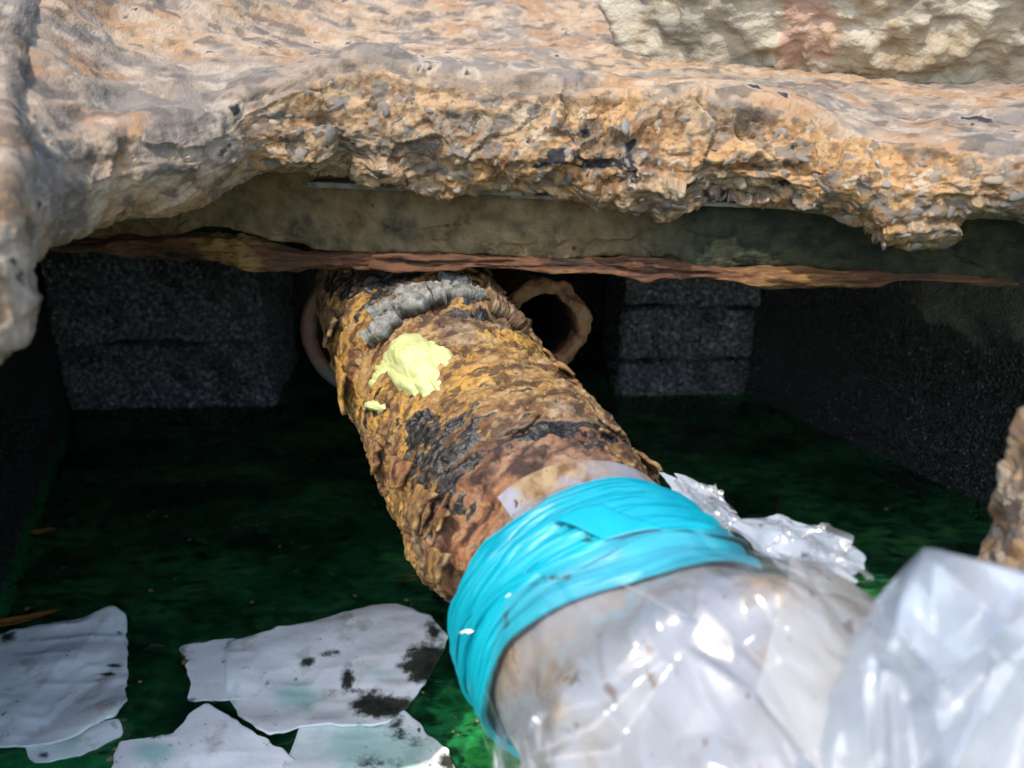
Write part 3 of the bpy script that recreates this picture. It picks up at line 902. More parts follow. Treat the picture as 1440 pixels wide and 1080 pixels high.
slab = add_obj('broken_slab', me, M_CONC, None, 'thick broken concrete slab with rough orange fractured edge above the beam', 'concrete slab')

# ---- aggregate stones set in the fracture
stone_meshes = []
for k in range(8):
    bm = bmesh.new()
    bmesh.ops.create_icosphere(bm, subdivisions=2, radius=1.0)
    vs = np.array([v.co[:] for v in bm.verts])
    s = np.array([1.0, rng.uniform(0.45, 0.85), rng.uniform(0.22, 0.32)])
    d = 1 + 0.28 * vnoise(vs * 1.3 + k * 7, k) 
    # a few planar cuts make it angular
    for c in range(7):
        n = rng.normal(size=3); n /= np.linalg.norm(n)
        dd = vs @ n
        lim = rng.uniform(0.55, 0.8)
        d = np.where(dd * d > lim, lim / np.maximum(dd, 1e-3), d)
    vs = vs * d[:, None] * s
    for v, c in zip(bm.verts, vs): v.co = c
    me = bpy.data.meshes.new('aggregate_stone'); bm.to_mesh(me); bm.free()
    me.shade_smooth(); me.materials.append(M_STONE)
    stone_meshes.append(me)
Nd = -grid_normals(G)
if np.dot(Nd[NU // 2, NV // 2], ctr - mid) < 0: Nd = -Nd
used = []
cnt = 0
tries = 0
while cnt < 190 and tries < 6000:
    tries += 1
    iu = int(rng.uniform(0.30, 0.90) * NU); iv = int(rng.uniform(0, 1) * NV)
    if not (3.1 < tv[iv] < 4.72) or not (12.3 < tu[iu] < 28): continue
    p = G[iu, iv]; n = Nd[iu, iv]
    size = 0.005 + 0.013 * rng.random() ** 1.8
    if any(np.linalg.norm(p - q) < (size + s) * 1.15 for q, s in used): continue
    used.append((p, size))
    o = add_obj('aggregate_stone', stone_meshes[cnt % 8], None)
    zax = Vector(n).normalized()
    xax = zax.orthogonal().normalized()
    yax = zax.cross(xax)
    R = Matrix((xax, yax, zax)).transposed().to_4x4() @ Matrix.Rotation(rng.uniform(0, 6.28), 4, 'Z') @ Matrix.Rotation(rng.uniform(-0.4, 0.4), 4, 'X')
    o.matrix_world = Matrix.Translation(Vector(p) + zax * size * -0.12) @ R @ Matrix.Scale(size, 4)
    o.parent = slab
    cnt += 1

# ---- rubble on top of the slab
def boulder(name, center, radii, seed, amp, label, cat, mat, n=(220, 160), yaw=0.0, cuts=6, fine=0.01):
    th = np.linspace(0, 2 * math.pi, n[0], endpoint=False); ph = np.linspace(0.02, math.pi - 0.02, n[1])
    PH, TH = np.meshgrid(ph, th, indexing='ij')
    S = np.stack([np.sin(PH) * np.cos(TH), np.sin(PH) * np.sin(TH), np.cos(PH)], -1).reshape(-1, 3)
    r = 1 + amp * fbm(S * 1.6 + seed, 4, seed)
    rr = np.random.default_rng(seed)
    for c in range(cuts):
        nn = rr.normal(size=3); nn /= np.linalg.norm(nn)
        dd = S @ nn; lim = rr.uniform(0.62, 0.85)
        r = np.where(dd * r > lim, 0.25 * r + 0.75 * lim / np.maximum(dd, 1e-3), r)
    V = S * r[:, None] * np.array(radii)
    V = V + S * (fbm(V * 14 + seed, 5, seed + 2, ridged=True) * fine * 1.4 + fbm(V * 50, 4, seed + 5) * fine * 0.6)[:, None]
    R = np.array([[math.cos(yaw), -math.sin(yaw), 0], [math.sin(yaw), math.cos(yaw), 0], [0, 0, 1]])
    V = V @ R.T
    me = mesh_from(name, V, grid_faces(n[1], n[0], True))
    o = add_obj(name, me, mat, None, label, cat)
    o.location = center
    return o
rb = boulder('concrete_rubble', P(1250, -40, 1.36), (0.52, 0.22, 0.225), 5, 0.30, 'pale lump of concrete lying on the slab at the upper right', 'rubble', M_RUB, yaw=-0.1, fine=0.016)
vv = np.empty(len(rb.data.vertices) * 3, np.float32); rb.data.vertices.foreach_get('co', vv)
noise_attrs(rb.data, vv.reshape(-1, 3), vv.reshape(-1, 3).astype(float), 6, 17, 60, 3, 440)
attr(rb.data, 'pink', pxmask(vv.reshape(-1, 3) + np.array(rb.location), 1150, 50, 60, 45))
ch = boulder('concrete_chunk', P(1590, 775, 0.56), (0.085, 0.10, 0.21), 23, 0.35, 'rough brown chunk of concrete at the right edge of the opening', 'concrete chunk', M_CONC, n=(260, 260), fine=0.012)
cv = np.empty(len(ch.data.vertices) * 3, np.float32); ch.data.vertices.foreach_get('co', cv); cv = cv.reshape(-1, 3).astype(float)
noise_attrs(ch.data, cv, cv, 14, 45, 150, 6, 460, cellco=cv * 60)
attr(ch.data, 'fracture', np.full(len(ch.data.vertices), 0.8)); attr(ch.data, 'tar', np.full(len(ch.data.vertices), 0.02))

# ================================================================== BEAM
bpx = [(-260, 330), (-80, 343), (85, 355), (370, 376), (650, 386), (850, 397), (1010, 407), (1220, 402), (1440, 404), (1800, 415)]
bl = np.array([W(px, py, 0.76)[:2] for px, py in bpx])
fit = np.polyfit(bl[2:8, 0], bl[2:8, 1], 1)
BX0, BX1 = -1.9, 1.9
def beam_y(x): return fit[0] * x + fit[1]
bdir = np.array([1, fit[0], 0]) / math.hypot(1, fit[0])
bn = np.array([bdir[1], -bdir[0], 0])      # towards the camera
beam = empty('concrete_cased_beam', (0, beam_y(0), 0.76), 'long stained beam with a rusty red lower edge under the slab', 'beam')
NUb, NVb = 700, 90
xs = np.concatenate([np.linspace(BX0, -0.9, 60, endpoint=False), np.linspace(-0.9, 0.85, 580, endpoint=False), np.linspace(0.85, BX1, 60)])
def bottom_z(x):
    p = np.stack([x * 9, np.zeros_like(x), np.zeros_like(x)], 1)
    z = 0.786 + fbm(p, 5, 61) * 0.012
    z = z + 0.022 * np.exp(-((x + 0.40) / 0.06) ** 2)       # spalled patch on the left
    z = z - 0.012 * smooth(0.42, 0.52, x)                    # no cover lost at the right
    return z
bz = bottom_z(xs)
rows = np.linspace(0, 1, NVb)
X = np.repeat(xs[:, None], NVb, 1)
tz = 0.905
Z = bz[:, None] + (tz - bz[:, None]) * rows[None, :]
Gb = np.stack([X, beam_y(X), Z], -1)
q = Gb.reshape(-1, 3)
hb = fbm(q * 8, 4, 14) * 0.006 + fbm(q * 50, 4, 18) * 0.0022 + shards(q * np.array([13, 13, 30]) + fbm(q * 20, 3, 4)[:, None], 71, 0.006, 0.004)[0] * smooth(0.86, 0.80, q[:, 2])
edge = np.exp(-rows / 0.06)[None, :]
hb = hb.reshape(X.shape) + edge * (fbm(q * 30, 3, 77).reshape(X.shape) * 0.010 - 0.004)
Gb = Gb + hb[..., None] * bn
# turn under at the bottom
under_row = Gb[:, :1] + np.array([0, 0, -0.001]) - bn * 0.07
Gb = np.concatenate([under_row, Gb], 1)
V, F = sheet(Gb, 0.0)
me = mesh_from('beam_casing', V, F)
attr(me, 'algae', (smooth(-0.05, 0.30, V[:, 0]) * 0.85 + 0.5 * smooth(0.89, 0.80, V[:, 2]) * smooth(0.25, 0.5, V[:, 0])))  # darkens towards the right: the slab's shade painted into the colour
o = add_obj('beam_casing', me, M_BEAM); under(o, beam)
# back of the beam, solid
def box_mesh(name, L, W_, H, bev=0.003):
    bm = bmesh.new(); bmesh.ops.create_cube(bm, size=1.0)
    for v in bm.verts: v.co = Vector((v.co.x * L, v.co.y * W_, v.co.z * H))
    bmesh.ops.bevel(bm, geom=list(bm.edges), offset=bev, segments=2, affect='EDGES')
    me = bpy.data.meshes.new(name); bm.to_mesh(me); bm.free(); return me
me = box_mesh('beam_core', 3.6, 0.06, 0.11)
attr(me, 'algae', np.ones(len(me.vertices)))
o = add_obj('beam_core', me, M_BEAM)
o.location = Vector((0, beam_y(0), 0.85)) - Vector(bn) * 0.06
o.rotation_euler.z = math.atan2(bdir[1], bdir[0]); under(o, beam)
# rusty bottom flange: lumpy bar
nu, nv = 780, 36
x = np.linspace(-1.2, 0.95, nu); a = np.linspace(0, 2 * math.pi, nv, endpoint=False)
A = np.repeat(a[None], nu, 0); Xf = np.repeat(x[:, None], nv, 1)
q = np.stack([Xf.ravel() * 10, np.cos(A).ravel(), np.sin(A).ravel() * 1.2], 1)
rr = 1 + 0.65 * fbm(q, 5, 41).reshape(A.shape) + 0.4 * fbm(q * 4, 4, 43).reshape(A.shape)
end = (smooth(0.52, 0.36, Xf) * 0.6 + 0.4) * (1 + 0.3 * vnoise(np.stack([Xf.ravel() * 25, 0 * Xf.ravel(), 0 * Xf.ravel()], 1), 8).reshape(A.shape))
sag = 0.007 * vnoise(np.stack([Xf.ravel() * 6, 0 * Xf.ravel(), 0 * Xf.ravel()], 1), 4).reshape(A.shape)
lump = np.exp(-((Xf + 0.40) / 0.055) ** 2)
hz = (0.0105 + 0.018 * lump * (np.sin(A) > 0)) * rr * end
hy = (0.020 + 0.004 * lump) * rr * end
Cx = Xf; 
base = np.stack([Cx, beam_y(Cx), 0.7735 + sag + 0.006 * smooth(0.40, 0.52, Cx)], -1) - bn * 0.006
Gf = base + (np.cos(A) * hy)[..., None] * bn + (np.sign(np.sin(A)) * np.abs(np.sin(A)) ** 0.7 * hz)[..., None] * np.array([0, 0, 1])
me = mesh_from('bottom_flange', Gf.reshape(-1, 3), grid_faces(nu, nv, True))
V = Gf.reshape(-1, 3)
attr(me, 'ochre', 0.75 * np.exp(-((V[:, 0] + 0.40) / 0.07) ** 2) + 0.45 * smooth(-0.05, 0.1, V[:, 0]) * smooth(0.5, 0.4, V[:, 0]))
o = add_obj('bottom_flange', me, M_FLANGE); under(o, beam)
# grey laths lying between slab and beam
for (x0, x1, z, dz, out) in ((-0.26, 0.02, 0.876, 0.007, 0.022), (0.0, 0.34, 0.868, 0.005, 0.018), (0.42, 0.95, 0.862, 0.008, 0.02)):
    me = box_mesh('lath', x1 - x0, 0.04, dz, 0.001)
    o = add_obj('lath', me, M_SHIM)
    xm = (x0 + x1) / 2
    o.location = Vector((xm, beam_y(xm), z)) + Vector(bn) * (out - 0.012)
    o.rotation_euler = (0.05, 0.012, math.atan2(bdir[1], bdir[0])); under(o, beam)

# ================================================================== PIPE
axis_px = [(500, 270, 1.72), (545, 350, 1.45), (575, 438, 1.25), (628, 545, 1.085), (699, 651, 0.97), (758, 745, 0.87), (800, 808, 0.795), (842, 868, 0.71), (950, 1000, 0.62), (1090, 1190, 0.53), (1280, 1460, 0.45)]
AX = np.array([P(*a) for a in axis_px])
R0 = 0.140
# arc-length table on the spline; index k of the control points stays known
def axis_at(t):
    """t: control index (float array) -> centre, tangent"""
    t = np.clip(np.asarray(t, float), 0, len(AX) - 1.0001)
    i = np.clip(np.floor(t).astype(int), 0, len(AX) - 2)
    f = (t - i)[:, None]
    p0 = AX[np.clip(i - 1, 0, len(AX) - 1)]; p1 = AX[i]; p2 = AX[i + 1]; p3 = AX[np.clip(i + 2, 0, len(AX) - 1)]
    c = 0.5 * (2 * p1 + (p2 - p0) * f + (2 * p0 - 5 * p1 + 4 * p2 - p3) * f ** 2 + (3 * p1 - p0 - 3 * p2 + p3) * f ** 3)
    return c
AXD = (AX[8] - AX[2]) / np.linalg.norm(AX[8] - AX[2])
PN = np.array([0, 0, 1.0]) - AXD * AXD[2]; PN /= np.linalg.norm(PN)      # up
PB = np.cross(PN, AXD); PB /= np.linalg.norm(PB)
if PB[0] < 0: PB = -PB                                                   # to the right
def tube(T, PHI, R):
    """T (n,) control index, PHI (n,) radians from up towards the right, R (n,)"""
    C = axis_at(T.ravel())
    d = np.cos(PHI.ravel())[:, None] * PN + np.sin(PHI.ravel())[:, None] * PB
    return (C + d * R.ravel()[:, None]).reshape(T.shape + (3,)), d.reshape(T.shape + (3,))

pipe = empty('corroded_pipe', tuple(axis_at(np.array([4.0]))[0] - PN * R0), 'big corroded iron pipe coming out from under the beam towards the viewer', 'pipe')
nu, nv = 720, 600
t = np.concatenate([np.linspace(0.3, 1.9, 40, endpoint=False), np.linspace(1.9, 6.9, 640, endpoint=False), np.linspace(6.9, 8.5, 40)])
T = np.repeat(t[:, None], nv, 1)
PH = np.repeat(np.linspace(-math.pi, math.pi, nv, endpoint=False)[None], nu, 0)
base, dvec = tube(T, PH, np.full(T.shape, R0))
q = base.reshape(-1, 3)
# scale that runs round the pipe: noise squeezed along the axis
ax_s = q @ AXD
ring = np.stack([ax_s * 26, (q @ PN) * 9, (q @ PB) * 9], 1) + fbm(q * 12, 3, 2)[:, None] * 0.7
h1 = fbm(ring, 5, 7, ridged=True)
f1, f2, cid = worley(np.stack([ax_s * 55, (q @ PN) * 30, (q @ PB) * 30], 1) + fbm(q * 25, 3, 3)[:, None] * 0.6, 8)
h2 = (cid - 0.5) * 0.7 + (f2 - f1) * 0.6
h3 = fbm(q * 120, 4, 5)
flat = smooth(5.0, 5.4, T).ravel() * smooth(0.2, -0.5, PH).ravel()      # plainer red plate at the lower left
fine = fbm(np.stack([ax_s * 110, (q @ PN) * 70, (q @ PB) * 70], 1), 4, 91, ridged=True)
pits = smooth(0.25, 0.55, fbm(q * 55, 3, 95))
gran = worley(np.stack([ax_s * 130, (q @ PN) * 110, (q @ PB) * 110], 1), 97)[0]
Rr = h1 * 0.0070 + h2 * 0.0055 * (1 - 0.6 * flat) + fine * 0.0016 * (1 - 0.4 * flat) + h3 * 0.0014 - pits * 0.006 * (1 - 0.5 * flat) + (0.5 - gran) * 0.0013 + fbm(q * 6, 3, 12) * 0.011
# hub: larger far part, then the recess under the lip
TT = T.ravel() + 0.10 * fbm(q * 9, 3, 33)
PHr = PH.ravel()
topm_ = smooth(-1.25, -0.75, PHr) * (1 - smooth(1.9, 2.3, PHr))
lipt = 3.0 + 0.05 * np.sin(PHr * 2)
hub = (1 - smooth(lipt - 0.06, lipt + 0.01, TT))
Rr = Rr + hub * 0.004 * topm_
Rr = Rr - 0.008 * smooth(4.6, 3.6, TT)
rec = np.exp(-((TT - (lipt + 0.11)) / 0.09) ** 2) * topm_ * smooth(-0.5, 0.2, PHr)
Rr = Rr - rec * 0.022
# hollow second groove to the right of the putty
g2 = np.exp(-((TT - 3.45 - 0.25 * PHr) / 0.10) ** 2) * np.exp(-((PHr - 0.95) / 0.35) ** 2)
Rr = Rr - g2 * 0.014
# step where the outer scale has come off, lower left
Rr = Rr - 0.012 * smooth(5.05, 5.25, TT) * smooth(-0.3, -0.9, PHr)
Rr = Rr - 0.014 * smooth(4.3, 5.2, TT) - 0.013 * smooth(5.0, 6.0, TT) - 0.008 * smooth(6.2, 6.9, TT) - 0.03 * smooth(7.3, 7.7, TT)
Gp = base + dvec * Rr.reshape(T.shape)[..., None]
V = Gp.reshape(-1, 3)
me = mesh_from('pipe_barrel', V, grid_faces(nu, nv, True))
blk = 0.56 * pxmask(V, 690, 615, 95, 50) + 0.50 * pxmask(V, 605, 665, 45, 75) + 0.52 * pxmask(V, 845, 615, 60, 30) + 0.25 * pxmask(V, 640, 690, 70, 40) + 0.6 * rec + 0.45 * g2 + 0.45 * pxmask(V, 480, 400, 60, 25) + 0.5 * pxmask(V, 560, 390, 90, 18) + 0.25 * pxmask(V, 440 + 90, 575, 30, 25)  # black crust, plus painted shade in recess, groove and under the beam
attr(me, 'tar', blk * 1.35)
attr(me, 'red', 0.75 * smooth(4.75, 5.3, TT) * smooth(0.5, -0.1, PHr) + 0.35 * smooth(4.5, 5.0, TT) + 0.4 * pxmask(V, 740, 640, 60, 40))
attr(me, 'grey', 0.5 * hub * smooth(-0.8, -0.5, PHr) * (1 - smooth(0.3, 0.6, PHr)) * smooth(2.75, 2.95, TT))
co_pipe = np.stack([V @ AXD * 1.9, V @ PN, V @ PB], 1)
noise_attrs(me, V, co_pipe, 15, 44, 150, 7, 500, cell=cid)
o = add_obj('pipe_barrel', me, M_RUST); under(o, pipe)

# grey cracked joint filling along the hub lip: separate broken pieces
def lip_piece(t0, t1, p0, p1, r0, r1, seed, mat, name):
    n1, n2 = 26, 40
    a = np.linspace(0, 1, n1); b = np.linspace(0, 1, n2)
    A, B = np.meshgrid(a, b, indexing='ij')
    Tm = t0 + (t1 - t0) * A; Pm = p0 + (p1 - p0) * B
    edge = np.minimum(np.minimum(A, 1 - A), np.minimum(B, 1 - B))
    Gq, d = tube(Tm, Pm, np.full(A.shape, r1))
    q = Gq.reshape(-1, 3)
    nn = fbm(q * 60 + seed, 4, seed).reshape(A.shape)
    Gq = Gq + d * (nn * 0.009 + fbm(q * 190, 3, seed + 7).reshape(A.shape) * 0.003 - 0.005 * smooth(0.05, 0.0, edge))[..., None]
    Gq = Gq + (fbm(q * 34 + seed * 2, 4, seed + 1).reshape(A.shape) * 0.012)[..., None] * AXD
    V, F = sheet(Gq, r1 - r0, d)
    me = mesh_from(name, V, F)
    for k in ('tar', 'red', 'grey'): attr(me, k, np.zeros(len(V)))
    noise_attrs(me, V, np.stack([V @ AXD * 1.9, V @ PN, V @ PB], 1), 16, 60, 190, 7, 500, cellco=V * 40)
    return under(add_obj(name, me, mat), pipe)
edges = np.array([-0.90, -0.80, -0.50, -0.15, -0.02, 0.30, 0.38])
for k in range(len(edges) - 1):
    j = rng.uniform(-0.03, 0.03)
    lip_piece(2.90 + j, 3.02 + rng.uniform(-0.04, 0.04), edges[k] + 0.003, edges[k + 1] - 0.003, R0 - 0.006, R0 + 0.008 + rng.uniform(-0.003, 0.003), 50 + k, M_LEAD, 'joint_piece')
    if k in (1, 2, 4): lip_piece(2.74 + j, 2.87 + j, edges[k] + 0.05, edges[k + 1] + 0.025, R0 - 0.006, R0 + 0.005 + rng.uniform(-0.003, 0.003), 150 + k, M_LEAD, 'joint_piece')
edges = np.array([0.46, 0.66, 0.85, 1.10, 1.32, 1.62])
for k in range(len(edges) - 1):
    lip_piece(2.70 + rng.uniform(-0.05, 0.05), 3.03 + rng.uniform(-0.05, 0.06), edges[k] + 0.006, edges[k + 1] - 0.004, R0 - 0.012, R0 + 0.006 + rng.uniform(-0.002, 0.003), 70 + k, M_RUST, 'lip_piece')
# loose plates of rust scale
def flake(tc, pc, L, Wd, lift, tilt, seed, thick=0.004):
    n1, n2 = 14, 12
    a = np.linspace(-1, 1, n1); b = np.linspace(-1, 1, n2)
    A, B = np.meshgrid(a, b, indexing='ij')
    wob = 1 + 0.25 * vnoise(np.stack([A.ravel() * 2, B.ravel() * 2, np.full(A.size, seed * 1.7)], 1), seed).reshape(A.shape)
    Tm = tc + A * L * wob; Pm = pc + B * Wd * wob + A * tilt
    Gq, d = tube(Tm, Pm, np.full(A.shape, R0))
    q = Gq.reshape(-1, 3)
    rr = lift * (0.5 + 0.5 * A) + fbm(q * 50, 4, seed).reshape(A.shape) * 0.004 + fbm(q * 150, 3, seed).reshape(A.shape) * 0.0015
    Gq = Gq + d * rr[..., None]
    V, F = sheet(Gq, thick, d)
    me = mesh_from('rust_flake', V, F)
    attr(me, 'tar', np.full(len(V), 0.12 * rng.random())); attr(me, 'red', np.full(len(V), 0.5 * rng.random())); attr(me, 'grey', np.full(len(V), 0.0))
    noise_attrs(me, V, np.stack([V @ AXD * 1.9, V @ PN, V @ PB], 1), 16, 60, 190, 7, 500, cellco=V * 40)
    return under(add_obj('rust_flake', me, M_RUST), pipe)
k = 0
for i in range(30):
    tc = rng.uniform(2.2, 5.6); pc = rng.uniform(-1.15, 1.2)
    if 2.6 < tc < 4.8 and -1.1 < pc < 0.3: continue
    flake(tc, pc, rng.uniform(0.05, 0.14), rng.uniform(0.05, 0.17), rng.uniform(0.004, 0.010), rng.uniform(-0.15, 0.15), 200 + i)
# shards that stick out along the left flank
for (tc, pc, L, Wd, lift) in ((5.6, -1.35, 0.30, 0.12, 0.004), (4.75, -1.25, 0.25, 0.16, 0.010), (4.2, -1.3, 0.2, 0.14, 0.008), (3.7, -1.5, 0.22, 0.13, 0.014), (2.9, -1.45, 0.22, 0.15, 0.016), (2.4, -1.3, 0.2, 0.16, 0.016), (3.5, 1.5, 0.25, 0.12, 0.014), (4.0, 1.45, 0.2, 0.1, 0.012)):
    flake(tc, pc, L, Wd, lift, 0.1, 300 + int(tc * 10), 0.006)

# ---- pipe stubs behind: open pipe on the right, brown ring on the left
def stub(name, center, axis, r_out, r_in, length, label, mat, seed, rough_amp, part='rim'):
    ax = np.array(axis, float); ax /= np.linalg.norm(ax)           # points to the viewer, mouth end
    up = np.array([0, 0, 1.0]) - ax * ax[2]; up /= np.linalg.norm(up)
    rt = np.cross(up, ax)
    e = empty(name, tuple(center - up * r_out), label, 'pipe')
    nph = 160
    ph = np.linspace(0, 2 * math.pi, nph, endpoint=False)
    # profile: (axial, radius) from the inside back to the outside back
    prof = [(-length, r_in), (-length * 0.3, r_in), (-0.03, r_in), (-0.006, r_in), (0.0, r_in + 0.004)] + [(0.002, r_in + (r_out - r_in) * f) for f in (0.3, 0.5, 0.7)] + [(0.0, r_out - 0.004), (-0.006, r_out)]
    rim_end = 0.035
    out = [(-0.015, r_out), (-rim_end, r_out * 0.99), (-rim_end - 0.012, r_out * 0.93)]
    barrel = [(-rim_end - 0.010, r_out * 0.93), (-rim_end - 0.06, r_out * 0.90), (-length * 0.6, r_out * 0.90), (-length, r_out * 0.90)]
    for nm, pr in ((part, prof + out), ('barrel', barrel)):
        pr = catmull(np.array(pr), 60)
        A = np.repeat(pr[:, :1], nph, 1); Rr = np.repeat(pr[:, 1:], nph, 1)
        Q = np.repeat(ph[None], len(pr), 0)
        d = np.cos(Q)[..., None] * up + np.sin(Q)[..., None] * rt
        Gs = np.array(center) + A[..., None] * ax + d * Rr[..., None]
        q = Gs.reshape(-1, 3)
        Gs = Gs + d * (fbm(q * 45, 5, seed).reshape(A.shape) * rough_amp)[..., None] + ax * (fbm(q * 35, 4, seed + 1).reshape(A.shape) * rough_amp)[..., None]
        me = mesh_from(nm, Gs.reshape(-1, 3), grid_faces(len(pr), nph, True))
        qq = Gs.reshape(-1, 3)
        attr(me, 'tar', smooth(center[2] - r_out * 0.2, center[2] - r_out * 0.75, qq[:, 2]))  # darker towards the bottom
        attr(me, 'soot', np.zeros(len(qq)) if nm == 'barrel' else (smooth(-0.012, -0.05, A) * (Rr < r_in + 0.004)).ravel())  # near-black painted inside the bore to stand in for its shade
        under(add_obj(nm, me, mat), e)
    return e
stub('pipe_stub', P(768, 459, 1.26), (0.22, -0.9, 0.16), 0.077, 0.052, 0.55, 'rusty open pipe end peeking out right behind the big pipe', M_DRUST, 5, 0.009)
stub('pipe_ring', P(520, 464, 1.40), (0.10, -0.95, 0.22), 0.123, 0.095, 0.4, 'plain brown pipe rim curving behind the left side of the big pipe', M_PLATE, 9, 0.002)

# ================================================================== PUTTY
def on_pipe(px, py, lift=0.0):
    """point of the pipe surface seen at a pixel (nearest grid vertex to the ray)"""
    r = ray(px, py); r = r / np.linalg.norm(r)
    q = Gp.reshape(-1, 3) - np.array([0, 0, CAM_H])
    s = q @ r
    dist = np.linalg.norm(q - s[:, None] * r, axis=1)
    cand = np.where(dist < 0.003)[0]
    if len(cand) == 0: cand = np.array([np.argmin(dist)])
    k = cand[np.argmin(s[cand])]
    return k
def putty_lump(center_px, spread, height, seed, n=140, outline=None):
    k0 = on_pipe(*center_px)
    i0, j0 = divmod(k0, nv)
    c = Gp[i0, j0]; n0 = dvec[i0, j0]
    e1 = AXD; e2 = np.cross(n0, e1)
    a = np.linspace(-1, 1, n)
    A, B = np.meshgrid(a, a, indexing='ij')
    return c, n0, e1, e2, A, B
def blob_from_px(outline, height, seed, nr=46, na=150, folds=0.006, lobes=0.15):
    cx = np.mean([p[0] for p in outline]); cy = np.mean([p[1] for p in outline])
    ang = np.array([math.atan2(y - cy, x - cx) for x, y in outline])
    rad = np.array([math.hypot(x - cx, y - cy) for x, y in outline])
    o_ = np.argsort(ang); ang, rad = ang[o_], rad[o_]
    aa = np.linspace(-math.pi, math.pi, na, endpoint=False)
    rr = np.interp(aa, np.concatenate([ang - 2 * math.pi, ang, ang + 2 * math.pi]), np.concatenate([rad] * 3))
    rr = rr * (1 + lobes * vnoise(np.stack([np.cos(aa) * 4, np.sin(aa) * 4, np.full(na, seed * 1.3)], 1), seed) + lobes * 0.7 * vnoise(np.stack([np.cos(aa) * 9, np.sin(aa) * 9, np.full(na, seed * 2.3)], 1), seed))
    f = np.linspace(0, 1, nr)
    Pg = np.zeros((nr, na, 3)); 
    r = ray(cx, cy); k0 = on_pipe(cx, cy)
    n0 = dvec.reshape(-1, 3)[k0]; c0 = Gp.reshape(-1, 3)[k0]
    # rays meet the smooth pipe: intersect with the local cylinder
    C = axis_at(np.array([T.ravel()[k0]]))[0]
    Rl = np.linalg.norm((c0 - C) - ((c0 - C) @ AXD) * AXD) - 0.002
    o3 = np.array([0, 0, CAM_H])
    for i, ff in enumerate(f):
        for j in range(na):
            d = ray(cx + math.cos(aa[j]) * rr[j] * ff, cy + math.sin(aa[j]) * rr[j] * ff)
            w = o3 - C
            dp = d - (d @ AXD) * AXD; wp = w - (w @ AXD) * AXD
            A_ = dp @ dp; B_ = 2 * dp @ wp; C_ = wp @ wp - Rl * Rl
            D_ = max(B_ * B_ - 4 * A_ * C_, 0)
            s = (-B_ - math.sqrt(D_)) / (2 * A_)
            Pg[i, j] = o3 + d * s
    q = Pg.reshape(-1, 3)
    FF = np.repeat(f[:, None], na, 1)
    prof = np.sqrt(np.clip(1 - FF ** 2.2, 0, 1))
    H = height * prof * (0.75 + 0.55 * fbm(q * 28 + seed, 3, seed).reshape(FF.shape))
    H = H + prof * folds * fbm(q * 70 + seed, 3, seed + 4, ridged=True).reshape(FF.shape) * 0.8
    H = H + 0.006 * (1 - FF ** 8) - 0.004 * FF ** 6
    Q = Pg + H[..., None] * n0
    V = Q.reshape(-1, 3)
    F = grid_faces(nr, na, True)
    return V, F
def putty_field(lobes, step, seed, name, label, hscale=1.0):
    """lobes: (px, py, radius px, height m): smooth union laid on the pipe"""
    x0 = min(l[0] - l[2] for l in lobes) - 9; x1 = max(l[0] + l[2] for l in lobes) + 9
    y0 = min(l[1] - l[2] for l in lobes) - 9; y1 = max(l[1] + l[2] for l in lobes) + 9
    xs = np.arange(x0, x1, step); ys = np.arange(y0, y1, step)
    X, Y = np.meshgrid(xs, ys, indexing='ij')
    q = np.stack([X.ravel() * 0.06, Y.ravel() * 0.06, np.full(X.size, seed * 1.0)], 1)
    Xw = X + 3.0 * fbm(q * 1.6, 3, seed).reshape(X.shape); Yw = Y + 3.0 * fbm(q * 1.6 + 9, 3, seed + 1).reshape(X.shape)
    H = np.zeros_like(X); S = np.full(X.shape, -9.0)
    for (cx, cy, r, hh) in lobes:
        d2 = ((Xw - cx) ** 2 + (Yw - cy) ** 2) / r ** 2
        S = np.maximum(S, r * (1 - np.sqrt(d2)))
        H = np.maximum(H, 0.55 * hh * np.sqrt(np.clip(1 - d2, 0, 1))) + 0.45 * hh * np.clip(1 - d2, 0, 1) ** 1.0
    H = H * (1 + 0.18 * fbm(q * 1.1, 2, seed + 5).reshape(X.shape)) 
    crease = np.abs(vnoise(q * np.array([0.9, 1.6, 1]) + 3, seed + 8)).reshape(X.shape)
    H = H - 0.0035 * smooth(0.10, 0.0, crease) * smooth(0.006, 0.015, H)
    cx, cy = np.mean(xs), np.mean(ys)
    k0 = on_pipe(cx, cy); n0 = dvec.reshape(-1, 3)[k0]; c0 = Gp.reshape(-1, 3)[k0]
    C = axis_at(np.array([T.ravel()[k0]]))[0]
    Rl = np.linalg.norm((c0 - C) - ((c0 - C) @ AXD) * AXD) + 0.001
    Xc = (X - 720) / FPX; Yc = (540 - Y) / FPX
    D = np.stack([Xc, CT + Yc * ST, -ST + Yc * CT], -1)
    Dp = D - (D @ AXD)[..., None] * AXD
    w = np.array([0, 0, CAM_H]) - C; wp = w - (w @ AXD) * AXD
    A_ = (Dp ** 2).sum(-1); B_ = 2 * Dp @ wp; C_ = wp @ wp - Rl * Rl
    s_ = (-B_ - np.sqrt(np.clip(B_ ** 2 - 4 * A_ * C_, 0, None))) / (2 * A_)
    Q = np.array([0, 0, CAM_H]) + D * s_[..., None] + (np.where(S > 0, H + 0.003 * np.sqrt(np.clip(S / 3.0, 0, 1)) , S * 0.0016) * hscale)[..., None] * n0
    ok = (S > -5.0)
    grow = ok.copy()
    grow[1:] |= ok[:-1]; grow[:-1] |= ok[1:]; grow[:, 1:] |= ok[:, :-1]; grow[:, :-1] |= ok[:, 1:]
    F = grid_faces(*X.shape)
    F = F[grow.ravel()[F].all(1)]
    u_, inv = np.unique(F, return_inverse=True)
    me = mesh_from(name, Q.reshape(-1, 3)[u_], inv.reshape(F.shape))
    return add_obj(name, me, M_PUTTY, None, label, 'putty')
